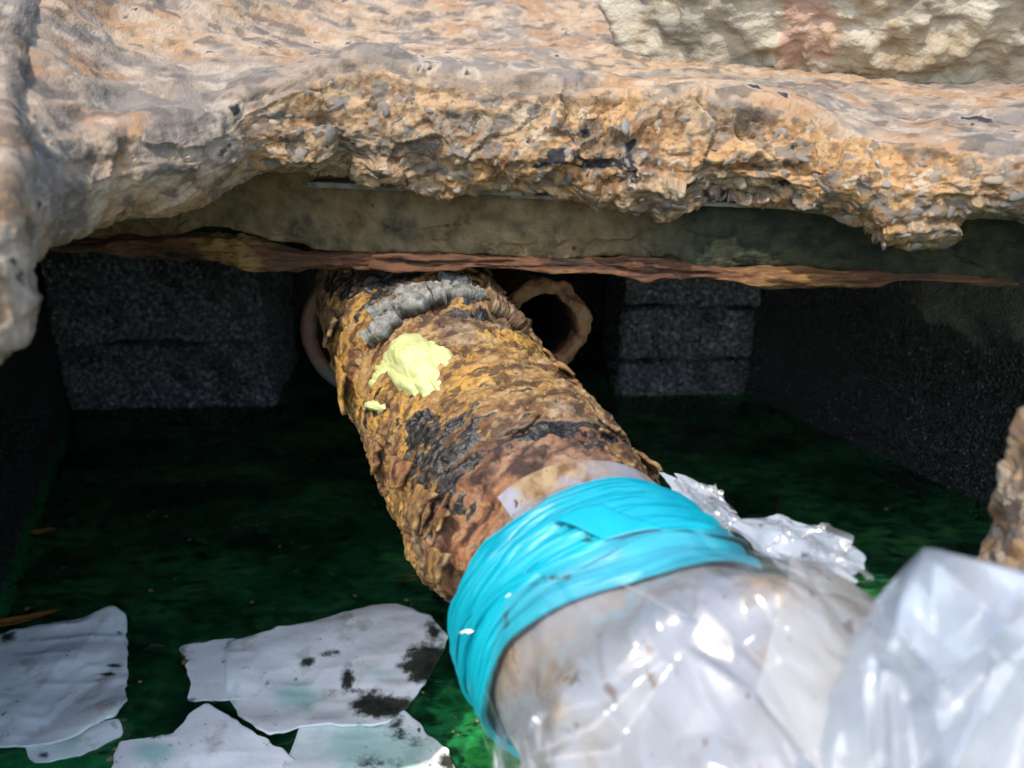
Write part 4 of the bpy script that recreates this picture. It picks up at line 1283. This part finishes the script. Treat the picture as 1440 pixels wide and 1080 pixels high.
putty_field([(583, 505, 33, 0.014), (575, 498, 26, 0.010), (592, 515, 24, 0.009), (568, 528, 18, 0.006), (606, 500, 20, 0.006), (622, 490, 9, 0.004), (630, 500, 8, 0.004), (626, 510, 6, 0.003), (617, 497, 10, 0.003),
             (560, 508, 16, 0.006), (550, 505, 10, 0.005), (545, 515, 9, 0.004), (540, 525, 9, 0.004), (533, 533, 8, 0.0045), (527, 543, 8, 0.0055), (535, 520, 6, 0.003), (553, 522, 11, 0.004), (576, 541, 10, 0.004), (590, 535, 12, 0.004), (586, 480, 12, 0.005)],
            0.9, 4, 'putty_lump', 'soft pale yellow lump of putty pressed on top of the corroded pipe')
putty_field([(522, 570, 5.5, 0.004)], 0.9, 14, 'putty_crumb', 'tiny yellow putty crumb below the left end of the putty lump')
putty_field([(611, 539, 4.5, 0.003)], 0.9, 15, 'putty_crumb', 'tiny yellow putty crumb just below the right of the putty lump')

# ================================================================== PLASTIC WRAP AND TAPE
def creases(A, B, n, seed, amp, width=0.25):
    """straight folds: sum of local tents in a parameter plane (A,B in comparable units)"""
    rr = np.random.default_rng(seed)
    h = np.zeros_like(A)
    for k in range(n):
        th = rr.uniform(0, math.pi); c0 = rr.uniform(A.min(), A.max()); c1 = rr.uniform(B.min(), B.max())
        d = (A - c0) * math.cos(th) + (B - c1) * math.sin(th)
        l = -(A - c0) * math.sin(th) + (B - c1) * math.cos(th)
        w = width * rr.uniform(0.5, 1.4)
        h += rr.choice([-1, 1], p=[0.4, 0.6]) * rr.uniform(0.4, 1) * np.maximum(0, 1 - np.abs(d) / w) * np.exp(-(l / (w * rr.uniform(3, 9))) ** 2)
    return h * amp

RW = 0.107
def sleeve_R(T):
    return RW + 0.004 + 0.006 * smooth(6.6, 5.7, T) + 0.004 * smooth(6.6, 7.2, T) + 0.006 * smooth(7.2, 7.6, T) + 0.026 * smooth(7.75, 8.35, T)

wrap = empty('plastic_wrap', tuple(axis_at(np.array([7.6]))[0] - PN * (R0 + 0.01)), 'dirty polythene wrapped round the near end of the pipe below the teal tape', 'plastic wrap')
WRAP = {}
def wrap_sheet(name, t0, t1, p0, p1, lift, mat, seed, ncre, amp, nu=160, nv=220, curl=None, warp=None, width=0.22, clear=0.001):
    a = np.linspace(0, 1, nu); b = np.linspace(0, 1, nv)
    A, B = np.meshgrid(a, b, indexing='ij')
    Pm = p0 + (p1 - p0) * B
    t0v = t0 if warp is None else t0 + warp(Pm)
    Tm = t0v + (t1 - t0v) * A
    R = sleeve_R(Tm) + lift
    U_ = Tm * 0.10; V_ = Pm * 0.16
    h = amp * (0.75 * facet_field(U_ * 0.8, V_, ncre * 2, seed, 2) + 0.34 * facet_field(U_ * 0.5, V_, ncre * 9, seed + 1, 1) + 0.16 * facet_field(U_ * 0.6, V_, ncre * 30, seed + 2, 0))
    q = np.stack([U_.ravel() * 9, V_.ravel() * 9, np.full(U_.size, seed)], 1)
    h = h + fbm(q, 3, seed).reshape(A.shape) * amp * 0.35
    h = h * (0.18 + 0.82 * smooth(7.8, 8.3, Tm))
    if curl is not None: h = h + curl(A, B)
    R = R + np.maximum(h, -lift * 0.7 - 0.001 - 0.03 * smooth(7.5, 8.0, Tm))
    if name == 'inner_sheet':
        WRAP['T0'], WRAP['T1'], WRAP['R'] = t0, t1, R
    elif 'R' in WRAP:
        ii = np.clip((Tm - WRAP['T0']) / (WRAP['T1'] - WRAP['T0']), 0, 1) * (WRAP['R'].shape[0] - 1)
        jj = ((Pm + math.pi) / (2 * math.pi)) * (WRAP['R'].shape[1] - 1)
        ri = WRAP['R'][np.round(ii).astype(int), np.clip(np.round(jj).astype(int), 0, WRAP['R'].shape[1] - 1)]
        R = np.where(Tm > WRAP['T0'] + 0.6, np.maximum(R, ri + 0.002 + lift * 0.1), R)
    Gq, d = tube(Tm, Pm, R)
    V, F = sheet(Gq)
    me = mesh_from(name, V, F)
    attr(me, 'haze', 0.25 + 0.75 * smooth(7.75, 8.15, Tm) if name == 'outer_film' else np.ones(len(V)))
    return under(add_obj(name, me, mat), wrap)
# inner milky sheet: full sleeve under the tape and a tongue beyond it
wrap_sheet('inner_sheet', 6.75, 10.0, -math.pi, math.pi, 0.004, M_FILM_IN, 3, 40, 0.020, 240, 400)
wrap_sheet('sheet_tongue', 5.72, 6.56, -0.62, 1.15, 0.014, M_FILM_TONGUE, 5, 10, 0.004, 90, 120, warp=lambda p: 0.28 * smooth(0.2, 1.1, p) + 0.05 * np.sin(p * 5))
# thin clear cuff that peeps out past the tape
wrap_sheet('film_cuff', 6.24, 6.56, -0.62, 1.5, 0.0155, M_FILM_OUT, 9, 8, 0.004, 60, 160, warp=lambda p: 0.06 * np.sin(p * 4))
# clear outer film over tape and sleeve
wrap_sheet('outer_film', 7.46, 10.0, -2.6, 1.9, 0.025, M_FILM_OUT, 13, 50, 0.020, 300, 420, warp=lambda p: 0.10 * np.sin(p * 3 + 1) + 0.12 * smooth(-0.6, -1.6, p) * 1.0 + 0.05 * np.sin(p * 9))
wrap_sheet('film_layer', 7.62, 10.0, -0.30, 2.2, 0.030, M_FILM_LAYER, 17, 26, 0.012, 180, 200, warp=lambda p: 1.25 * np.clip(0.75 - p, 0, 1.05))

# long pale crease in the outer film
pxs = [(868, 818), (910, 838), (955, 862), (1010, 872), (1045, 905), (1080, 938), (1115, 952), (1150, 972)]
def wrap_pt(px, py, Rl):
    r = ray(px, py); C = axis_at(np.array([7.8]))[0]; o3 = np.array([0, 0, CAM_H])
    dp = r - (r @ AXD) * AXD; w = o3 - C; wp = w - (w @ AXD) * AXD
    A_ = dp @ dp; B_ = 2 * dp @ wp; C_ = wp @ wp - Rl * Rl
    return o3 + r * ((-B_ - math.sqrt(max(B_ * B_ - 4 * A_ * C_, 0))) / (2 * A_))
cr_ = catmull(np.array([wrap_pt(x, y, RW + 0.068 - 0.010 * abs(k - 4) / 4) for k, (x, y) in enumerate(pxs)]), 60)
ph_ = np.linspace(0, 2 * math.pi, 8, endpoint=False)
Gc = cr_[:, None] + 0.0005 * (np.cos(ph_)[None, :, None] * PN + np.sin(ph_)[None, :, None] * np.cross(PN, cr_[-1] - cr_[0]) / np.linalg.norm(cr_[-1] - cr_[0]))
me = mesh_from('film_crease', Gc.reshape(-1, 3), grid_faces(60, 8, True)); attr(me, 'haze', np.ones(480))
under(add_obj('film_crease', me, M_FILM_LAYER), wrap)
# ruffled flaps on the right-hand flank
def ruffle(name, pts_px, mat, seed, amp, n=(60, 44), label=None):
    """pts_px: four corners (px,py,d) a,b,c,d -> bilinear sheet with folds"""
    c = [P(*p) for p in pts_px]
    a = np.linspace(0, 1, n[0]); b = np.linspace(0, 1, n[1])
    A, B = np.meshgrid(a, b, indexing='ij')
    Gq = ((1 - A) * (1 - B))[..., None] * c[0] + (A * (1 - B))[..., None] * c[1] + (A * B)[..., None] * c[2] + ((1 - A) * B)[..., None] * c[3]
    nrm = np.cross(c[1] - c[0], c[3] - c[0]); nrm /= np.linalg.norm(nrm)
    h = amp * (0.8 * facet_field(A, B, 14, seed, 1) + 0.35 * facet_field(A, B, 60, seed + 1, 1))
    Gq = Gq + h[..., None] * nrm
    q = Gq.reshape(-1, 3)
    Gq = Gq + (fbm(q * 30, 2, seed).reshape(A.shape) * amp * 0.3)[..., None] * nrm
    ed = np.minimum(np.minimum(A, 1 - A), np.minimum(B, 1 - B))
    e1 = (c[1] - c[0]) / np.linalg.norm(c[1] - c[0]); e2 = (c[3] - c[0]) / np.linalg.norm(c[3] - c[0])
    w = fbm(np.stack([A.ravel() * 5, B.ravel() * 5, np.full(A.size, seed)], 1), 3, seed).reshape(A.shape) * 0.010
    Gq = Gq + w[..., None] * (e1 + e2)
    V, F = sheet(Gq)
    me = mesh_from(name, V, F); attr(me, 'haze', np.ones(len(V)))
    return under(add_obj(name, me, mat), wrap)
ruffle('film_flap', [(930, 664, .80), (1014, 686, .77), (1046, 752, .71), (970, 730, .74)], M_FILM_BAG, 31, 0.012)
ruffle('film_flap', [(958, 682, .77), (1022, 690, .75), (1034, 742, .69), (1000, 740, .69)], M_FILM_OUT, 32, 0.014)
ruffle('film_flap', [(1030, 742, .71), (1162, 734, .70), (1230, 815, .62), (1110, 810, .62)], M_FILM_BAG, 35, 0.014)
ruffle('film_flap', [(1060, 742, .69), (1168, 740, .68), (1226, 806, .60), (1130, 790, .62)], M_FILM_OUT, 36, 0.016)

# teal tape: several stretched turns
tape = empty('teal_tape', tuple(axis_at(np.array([6.7]))[0] - PN * (R0 + 0.02)), 'bright teal tape wound tightly round the wrapped pipe in folded turns', 'tape')
def tape_turn(t0, t1, p0, p1, lift, seed, skew=0.0, pinch=1.75):
    nu, nv = 70, 360
    a = np.linspace(0, 1, nu); b = np.linspace(0, 1, nv)
    A, B = np.meshgrid(a, b, indexing='ij')
    Pm = p0 + (p1 - p0) * B
    wob = vnoise(np.stack([Pm.ravel() * 2.0, np.full(Pm.size, seed * 3.3), np.zeros(Pm.size)], 1), seed).reshape(A.shape) * 0.085
    pin = 1 - 0.5 * smooth(0.7, 1.5, Pm)
    t1 = t1 - (0.34 * smooth(-0.2, -1.2, Pm) if t1 > 7.4 else 0.0)
    Tm = t0 + wob + skew * Pm + (t1 - t0) * A * pin
    q = np.stack([A.ravel() * 4.2 + wob.ravel() * 10, Pm.ravel() * 1.1, np.full(A.size, seed * 1.9)], 1)
    fold = fbm(q, 3, seed, ridged=True).reshape(A.shape)
    rl = A * (1.7 + 0.6 * (seed % 3)) + 0.35 * vnoise(np.stack([Pm.ravel() * 1.3, A.ravel() * 2, np.full(A.size, seed * 5.1)], 1), seed + 2).reshape(A.shape)
    fold = 0.6 * fold + 0.7 * (np.sqrt(np.abs(np.sin(rl * math.pi))) * 2 - 1.2)
    roll = np.exp(-(np.minimum(A, 1 - A) / 0.05) ** 2)
    R = RW + 0.0145 + lift + 0.0048 * fold + 0.0022 * roll * (0.5 + 0.5 * vnoise(np.stack([Pm.ravel() * 3, np.zeros(Pm.size), np.full(Pm.size, seed)], 1), seed).reshape(A.shape))
    Gq, d = tube(Tm, Pm, R)
    V, F = sheet(Gq, 0.0012, d)
    me = mesh_from('tape_turn', V, F)
    attr(me, 'dirt', 0.85 * pxmask(V, 712, 872, 12, 36) + 0.75 * pxmask(V, 825, 755, 22, 14) + 0.65 * pxmask(V, 780, 812, 40, 9))
    return under(add_obj('tape_turn', me, M_TAPE), tape)
tape_turn(6.34, 6.78, -2.6, 2.3, 0.008, 1, 0.00)
tape_turn(6.58, 7.03, -2.6, 2.3, 0.0115, 2, 0.02)
tape_turn(6.84, 7.25, -2.6, 2.3, 0.0095, 3, -0.02)
tape_turn(7.02, 7.48, -2.6, 2.3, 0.0125, 4, 0.015)
tape_turn(7.28, 7.80, -2.6, 0.60, 0.0115, 5, 0.0)
# the loose tail of the tape
nu_, nv_ = 30, 30
a = np.linspace(0, 1, nu_)
A, B = np.meshgrid(a, a, indexing='ij')
Tm = 6.98 + 0.42 * A + 0.10 * B; Pm = -0.42 + 0.30 * B + 0.16 * A
Gq, d = tube(Tm, Pm, RW + 0.0345 + 0.002 * np.sin(A * 5 + B * 3))
V, F = sheet(Gq, 0.001, d)
me = mesh_from('tape_tail', V, F); attr(me, 'dirt', 0.42 * pxmask(V, 825, 755, 16, 14))
under(add_obj('tape_tail', me, M_TAPE), tape)

# little white scraps caught on the tape
def scrap(px_pts, d0, label):
    pts = np.array([P(x, y, d0) for x, y in px_pts])
    c = catmull(pts, 24)
    side = np.array([0.0025, 0.0005, 0.001])
    up = np.array([0, -0.4, 0.9])
    w = np.linspace(-1, 1, 5)
    Gs = c[:, None] + w[None, :, None] * side + (1 - w[None, :, None] ** 2) * up * 0.0012
    V, F = sheet(Gs, 0.0006)
    return add_obj('paper_scrap', mesh_from('paper_scrap', V, F), M_SCRAP, None, label, 'scrap')
def tape_pt(px, py):
    r = ray(px, py)
    C = axis_at(np.array([6.6]))[0]; o3 = np.array([0, 0, CAM_H])
    dp = r - (r @ AXD) * AXD; w = o3 - C; wp = w - (w @ AXD) * AXD
    Rl = RW + 0.0365
    A_ = dp @ dp; B_ = 2 * dp @ wp; C_ = wp @ wp - Rl * Rl
    return (-B_ - math.sqrt(max(B_ * B_ - 4 * A_ * C_, 0))) / (2 * A_)
scrap([(713, 858), (718, 850), (725, 842), (722, 836), (714, 838)], tape_pt(719, 848), 'curled white scrap stuck on the middle of the teal tape')
scrap([(650, 890), (656, 887), (663, 890)], tape_pt(668, 886) - 0.002, 'white scrap at the left edge where the teal tape meets the rust')

# ---- big loose bag close to the viewer on the right
def loose_bag():
    e = empty('plastic_bag', tuple(P(1330, 1080, 0.44)), 'bulging shiny clear plastic bag close up at the lower right corner', 'plastic bag')
    nu, nv = 260, 260
    a = np.linspace(0, 1, nu); b = np.linspace(0, 1, nv)
    A, B = np.meshgrid(a, b, indexing='ij')             # A across, B down
    # outline: left and right boundary per row, from the peak
    by = np.array([770, 800, 850, 900, 960, 1020, 1080, 1200, 1400])
    lx = np.array([1298, 1268, 1226, 1200, 1172, 1142, 1110, 1060, 1000])
    rx = np.array([1310, 1440, 1620, 1700, 1740, 1760, 1780, 1800, 1800])
    py = 770 + (1400 - 770) * B ** 1.15
    L = np.interp(py, by, lx); Rg = np.interp(py, by, rx)
    px = L + (Rg - L) * A
    edge = np.minimum(1, np.minimum(A * 5, (1 - A) * 5)); edge = np.sqrt(np.clip(1 - (1 - edge) ** 2, 0, 1))
    topd = np.sqrt(np.clip(1 - (1 - np.minimum(1, B * 3.5)) ** 2, 0, 1))
    bulge = edge * topd
    # straight plastic folds
    u = (px - 1100) / 400; v = (py - 770) / 400
    def ridge(x0, y0, x1, y1, w, amp, end=0.25):
        x0, x1 = (x0 - 1100) / 400, (x1 - 1100) / 400; y0, y1 = (y0 - 770) / 400, (y1 - 770) / 400
        L_ = math.hypot(x1 - x0, y1 - y0); ux, uy = (x1 - x0) / L_, (y1 - y0) / L_
        s = (u - x0) * ux + (v - y0) * uy; dd = -(u - x0) * uy + (v - y0) * ux
        return amp * np.maximum(0, 1 - np.abs(dd) / w) * smooth(-end, 0.05, s) * smooth(L_ + end, L_ - 0.05, s)
    h = ridge(1310, 775, 1325, 1080, 0.16, 0.014) + ridge(1325, 950, 1420, 880, 0.09, 0.014) + ridge(1262, 890, 1320, 948, 0.09, 0.012)
    h = h + ridge(1420, 885, 1340, 1080, 0.12, 0.012) + ridge(1440, 930, 1330, 1090, 0.10, 0.012) + ridge(1235, 900, 1260, 925, 0.05, 0.008)
    h = h + ridge(1255, 1000, 1262, 1090, 0.06, 0.010) + ridge(1210, 930, 1225, 1060, 0.09, 0.008) + ridge(1305, 780, 1440, 900, 0.10, 0.010) + ridge(1270, 830, 1240, 960, 0.08, 0.009)
    h = h + 0.010 * facet_field(u * 1.6, v * 0.7, 60, 41, 3) + 0.0035 * facet_field(u * 1.3, v, 320, 43, 2)
    d = 0.44 - 0.050 * bulge - 1.7 * h * bulge
    Gq = np.zeros(A.shape + (3,))
    X = (px - 720) / FPX; Y = (540 - py) / FPX
    Gq[..., 0] = X * d; Gq[..., 1] = (CT + Y * ST) * d; Gq[..., 2] = CAM_H + (-ST + Y * CT) * d
    V, F = sheet(Gq)
    me = mesh_from('front_film', V, F); attr(me, 'haze', np.ones(len(V)))
    under(add_obj('front_film', me, M_FILM_BAG), e)
    db = 0.4405 + 0.060 * bulge + creases(u, v, 18, 47, 0.008, 0.25) * bulge
    Gk = np.zeros(A.shape + (3,))
    Gk[..., 0] = X * db; Gk[..., 1] = (CT + Y * ST) * db; Gk[..., 2] = CAM_H + (-ST + Y * CT) * db
    V, F = sheet(Gk)
    me = mesh_from('back_film', V, F); attr(me, 'haze', np.ones(len(V)))
    under(add_obj('back_film', me, M_FILM_BAG), e)
loose_bag()

# ================================================================== PADS ON THE WATER
def pad(outline, label, seed, z=0.008, amp=0.006, wet=None, oil=(), curl=()):
    pts = np.array([W(x, y, z)[:2] for x, y in outline])
    c = pts.mean(0)
    # densify outline with slightly frayed edge
    k = len(pts); per = []
    for i in range(k):
        p, q = pts[i], pts[(i + 1) % k]
        m_ = max(6, int(np.linalg.norm(q - p) / 0.006))
        per.append(p[None] + (q - p)[None] * np.linspace(0, 1, m_, endpoint=False)[:, None])
    per = np.vstack(per)
    # soften the corners
    for _ in range(3):
        per = 0.25 * np.roll(per, 1, 0) + 0.5 * per + 0.25 * np.roll(per, -1, 0)
    per = per + np.stack([vnoise(np.stack([per[:, 0] * 60, per[:, 1] * 60, np.full(len(per), seed)], 1), seed), vnoise(np.stack([per[:, 0] * 60, per[:, 1] * 60, np.full(len(per), seed + 9)], 1), seed)], 1) * 0.0034
    nr = 46; na = len(per)
    f = np.linspace(0.0, 1, nr)
    XY = c[None, None] + (per - c)[None] * f[:, None, None]
    q = np.concatenate([XY.reshape(-1, 2), np.full((nr * na, 1), seed * 1.1)], 1)
    zz = z + fbm(q * np.array([5, 6, 1]), 3, seed) * amp * 1.5 + fbm(q * np.array([8, 13, 1]), 2, seed + 3, ridged=True) * amp * 0.40 + fbm(q * np.array([40, 40, 1]), 2, seed + 5) * amp * 0.10
    Zg = zz.reshape(nr, na)
    for (cx, cy, rad, hgt) in curl:
        w = W(cx, cy, z)[:2]
        dd = np.linalg.norm(XY - w, axis=2)
        Zg = Zg + hgt * np.exp(-(dd / rad) ** 2)
    Gq = np.concatenate([XY, Zg[..., None]], 2)
    V = Gq.reshape(-1, 3)
    F = grid_faces(nr, na, True)
    n = len(V)
    V2 = V - np.array([0, 0, 0.004])
    b = (nr - 1) * na
    rim = np.array([(b + j, b + (j + 1) % na, n + b + (j + 1) % na, n + b + j) for j in range(na)])
    me = mesh_from('absorbent_pad', np.vstack([V, V2]), np.vstack([F, F[:, ::-1] + n, rim]))
    VV = np.vstack([V, V2])
    ov = np.zeros(len(VV))
    for (cx, cy, rx, ry, s) in oil: ov = np.maximum(ov, s * pxmask(VV, cx, cy, rx, ry))
    attr(me, 'oil', ov)
    wv2 = np.zeros(len(VV))
    for (cx, cy, rx, ry, s_) in (wet or ()): wv2 = np.maximum(wv2, s_ * pxmask(VV, cx, cy, rx, ry))
    ef = np.tile(np.repeat(f ** 7, na), 2)
    attr(me, 'wet', np.maximum(wv2, 0.42 * ef))
    return add_obj('absorbent_pad', me, M_PAD, None, label, 'absorbent pad', 'absorbent pads floating on the water')

pad([(400, 1080), (425, 1010), (560, 990), (632, 1055), (650, 1110), (620, 1160), (380, 1130)], 'wet white pad with dark specks at the bottom, under the large stained pad', 3, z=0.006, amp=0.004, oil=[(560, 1025, 45, 25, 0.45), (520, 1070, 40, 16, 0.4), (630, 1070, 26, 16, 0.45)], wet=[(520, 1050, 120, 60, 0.75)])
pad([(165, 1045), (245, 1035), (265, 1005), (292, 992), (420, 1070), (440, 1110), (300, 1170), (150, 1120)], 'plain white pad in the bottom middle with its pointed corner upward', 5, z=0.007, amp=0.009, oil=[(210, 1032, 40, 10, 0.6)], wet=[(215, 1055, 45, 22, 0.75)])
pad([(30, 1040), (170, 1010), (172, 1035), (100, 1068), (38, 1072)], 'small greyish pad corner showing below the folded left pad', 8, z=0.001, amp=0.003, oil=[(62, 1062, 10, 7, 0.5), (160, 1020, 12, 8, 0.4)], wet=[(90, 1050, 60, 18, 0.5)])
pad([(250, 908), (335, 895), (345, 982), (262, 984), (272, 960)], 'small white pad end sticking out left of the large stained pad', 13, z=0.003, amp=0.003, oil=[(255, 945, 8, 30, 0.55), (272, 985, 16, 8, 0.5)])
pad([(318, 900), (430, 878), (520, 853), (560, 850), (610, 872), (632, 900), (600, 960), (548, 1018), (420, 1022), (378, 1036), (340, 1005), (316, 970)], 'large white pad with black oil stains floating beside the pipe', 17, z=0.012, amp=0.010, oil=[(600, 938, 46, 30, 0.80), (535, 995, 52, 18, 0.78), (468, 920, 28, 10, 0.50), (488, 950, 12, 28, 0.48), (436, 930, 16, 8, 0.46), (612, 890, 20, 16, 0.45), (510, 972, 60, 6, 0.32)], wet=[(415, 980, 45, 28, 0.75), (545, 945, 50, 10, 0.6), (500, 1015, 60, 10, 0.5), (330, 975, 20, 30, 0.4)], curl=[(370, 1030, 0.05, 0.010)])
pad([(-40, 905), (20, 880), (110, 872), (160, 860), (178, 868), (180, 930), (179, 1010), (165, 1030), (110, 1040), (40, 1045), (-40, 1048)], 'wet wrinkled white pad with brown marks at the left edge', 21, z=0.012, amp=0.013, oil=[(168, 890, 8, 5, 0.5), (160, 936, 16, 3, 0.5), (152, 948, 16, 3, 0.5), (10, 895, 18, 10, 0.4), (145, 1020, 30, 8, 0.4)], curl=[(165, 1020, 0.05, 0.022), (165, 865, 0.05, 0.012)])

# ================================================================== LEAVES AND TWIG ON THE WATER
def leaf(px, py, length, width, yaw, label, mat, z=0.003, seed=1):
    n1, n2 = 18, 7
    a = np.linspace(0, 1, n1); b = np.linspace(-1, 1, n2)
    A, B = np.meshgrid(a, b, indexing='ij')
    wd = width * np.sin(np.pi * np.clip(A, 0.01, 0.99)) ** 0.8 * (1 - 0.25 * A)
    Xl = (A - 0.5) * length; Yl = B * wd / 2 + 0.12 * length * (A - 0.5) ** 2
    Zl = 0.004 * np.abs(B) * np.sin(np.pi * A) + 0.002 * np.sin(A * 7 + seed)
    c = W(px, py, z)
    cy_, sy_ = math.cos(yaw), math.sin(yaw)
    Gl = np.stack([c[0] + Xl * cy_ - Yl * sy_, c[1] + Xl * sy_ + Yl * cy_, z + Zl], -1)
    V, F = sheet(Gl, 0.0006)
    return add_obj('fallen_leaf', mesh_from('fallen_leaf', V, F), mat, None, label, 'leaf', 'dead leaves on the water')
leaf(60, 747, 0.055, 0.026, 0.2, 'orange leaf floating near the left vault wall', M_LEAF_O, seed=2)
leaf(574, 815, 0.07, 0.022, 0.1, 'reddish leaf in the water left of the pipe', M_LEAF_O, z=-0.004, seed=3)
leaf(217, 911, 0.045, 0.018, 0.3, 'dark leaf floating right of the left white pad', M_LEAF_D, seed=5)
leaf(20, 873, 0.16, 0.03, 0.35, 'long orange brown leaf behind the top of the left white pad', M_LEAF_O, seed=7)
leaf(160, 796, 0.05, 0.02, -0.3, 'brownish leaf under the water above the left white pad', M_LEAF_O, z=-0.02, seed=9)
vs_, fs_ = [], []
rr_ = np.random.default_rng(77)
for k in range(620):
    x_ = rr_.uniform(0, 1400); y_ = rr_.uniform(600, 1080)
    c_ = W(x_, y_, 0.0015)
    sz = 0.0008 + 0.0062 * rr_.random() ** 4
    n_ = 5; a0_ = rr_.uniform(0, 6.28)
    b_ = len(vs_)
    for q_ in range(n_):
        r_ = sz * rr_.uniform(0.5, 1.3)
        vs_.append((c_[0] + r_ * math.cos(a0_ + q_ * 6.283 / n_), c_[1] + r_ * math.sin(a0_ + q_ * 6.283 / n_), 0.0015 + sz * 0.2))
    vs_.append((c_[0], c_[1], 0.0015 + sz * 0.55))
    for q_ in range(n_): fs_.append((b_ + q_, b_ + (q_ + 1) % n_, b_ + n_))
me = mesh_from('floating_specks', np.array(vs_), np.array(fs_))
add_obj('floating_specks', me, mat_simple('scum_speck', (0.045, 0.035, 0.012), (0.34, 0.26, 0.14), 25, 0.6), None, 'tiny pale and brown specks floating on the green water', 'debris', kind='stuff')
# twig sticking up on the far right water
tw = catmull(np.array([W(1096, 700, 0.0), W(1093, 715, 0.003), W(1098, 735, 0.004), W(1106, 748, 0.0)]), 16)
ph = np.linspace(0, 2 * math.pi, 8, endpoint=False)
rad = np.linspace(0.003, 0.0015, 16)
Gt = tw[:, None] + rad[:, None, None] * (np.cos(ph)[None, :, None] * np.array([1, 0, 0]) + np.sin(ph)[None, :, None] * np.array([0, 0.3, 1]))
add_obj('twig', mesh_from('twig', Gt.reshape(-1, 3), grid_faces(16, 8, True)), M_TWIG, None, 'short dark twig floating on the green water right of the pipe', 'twig')
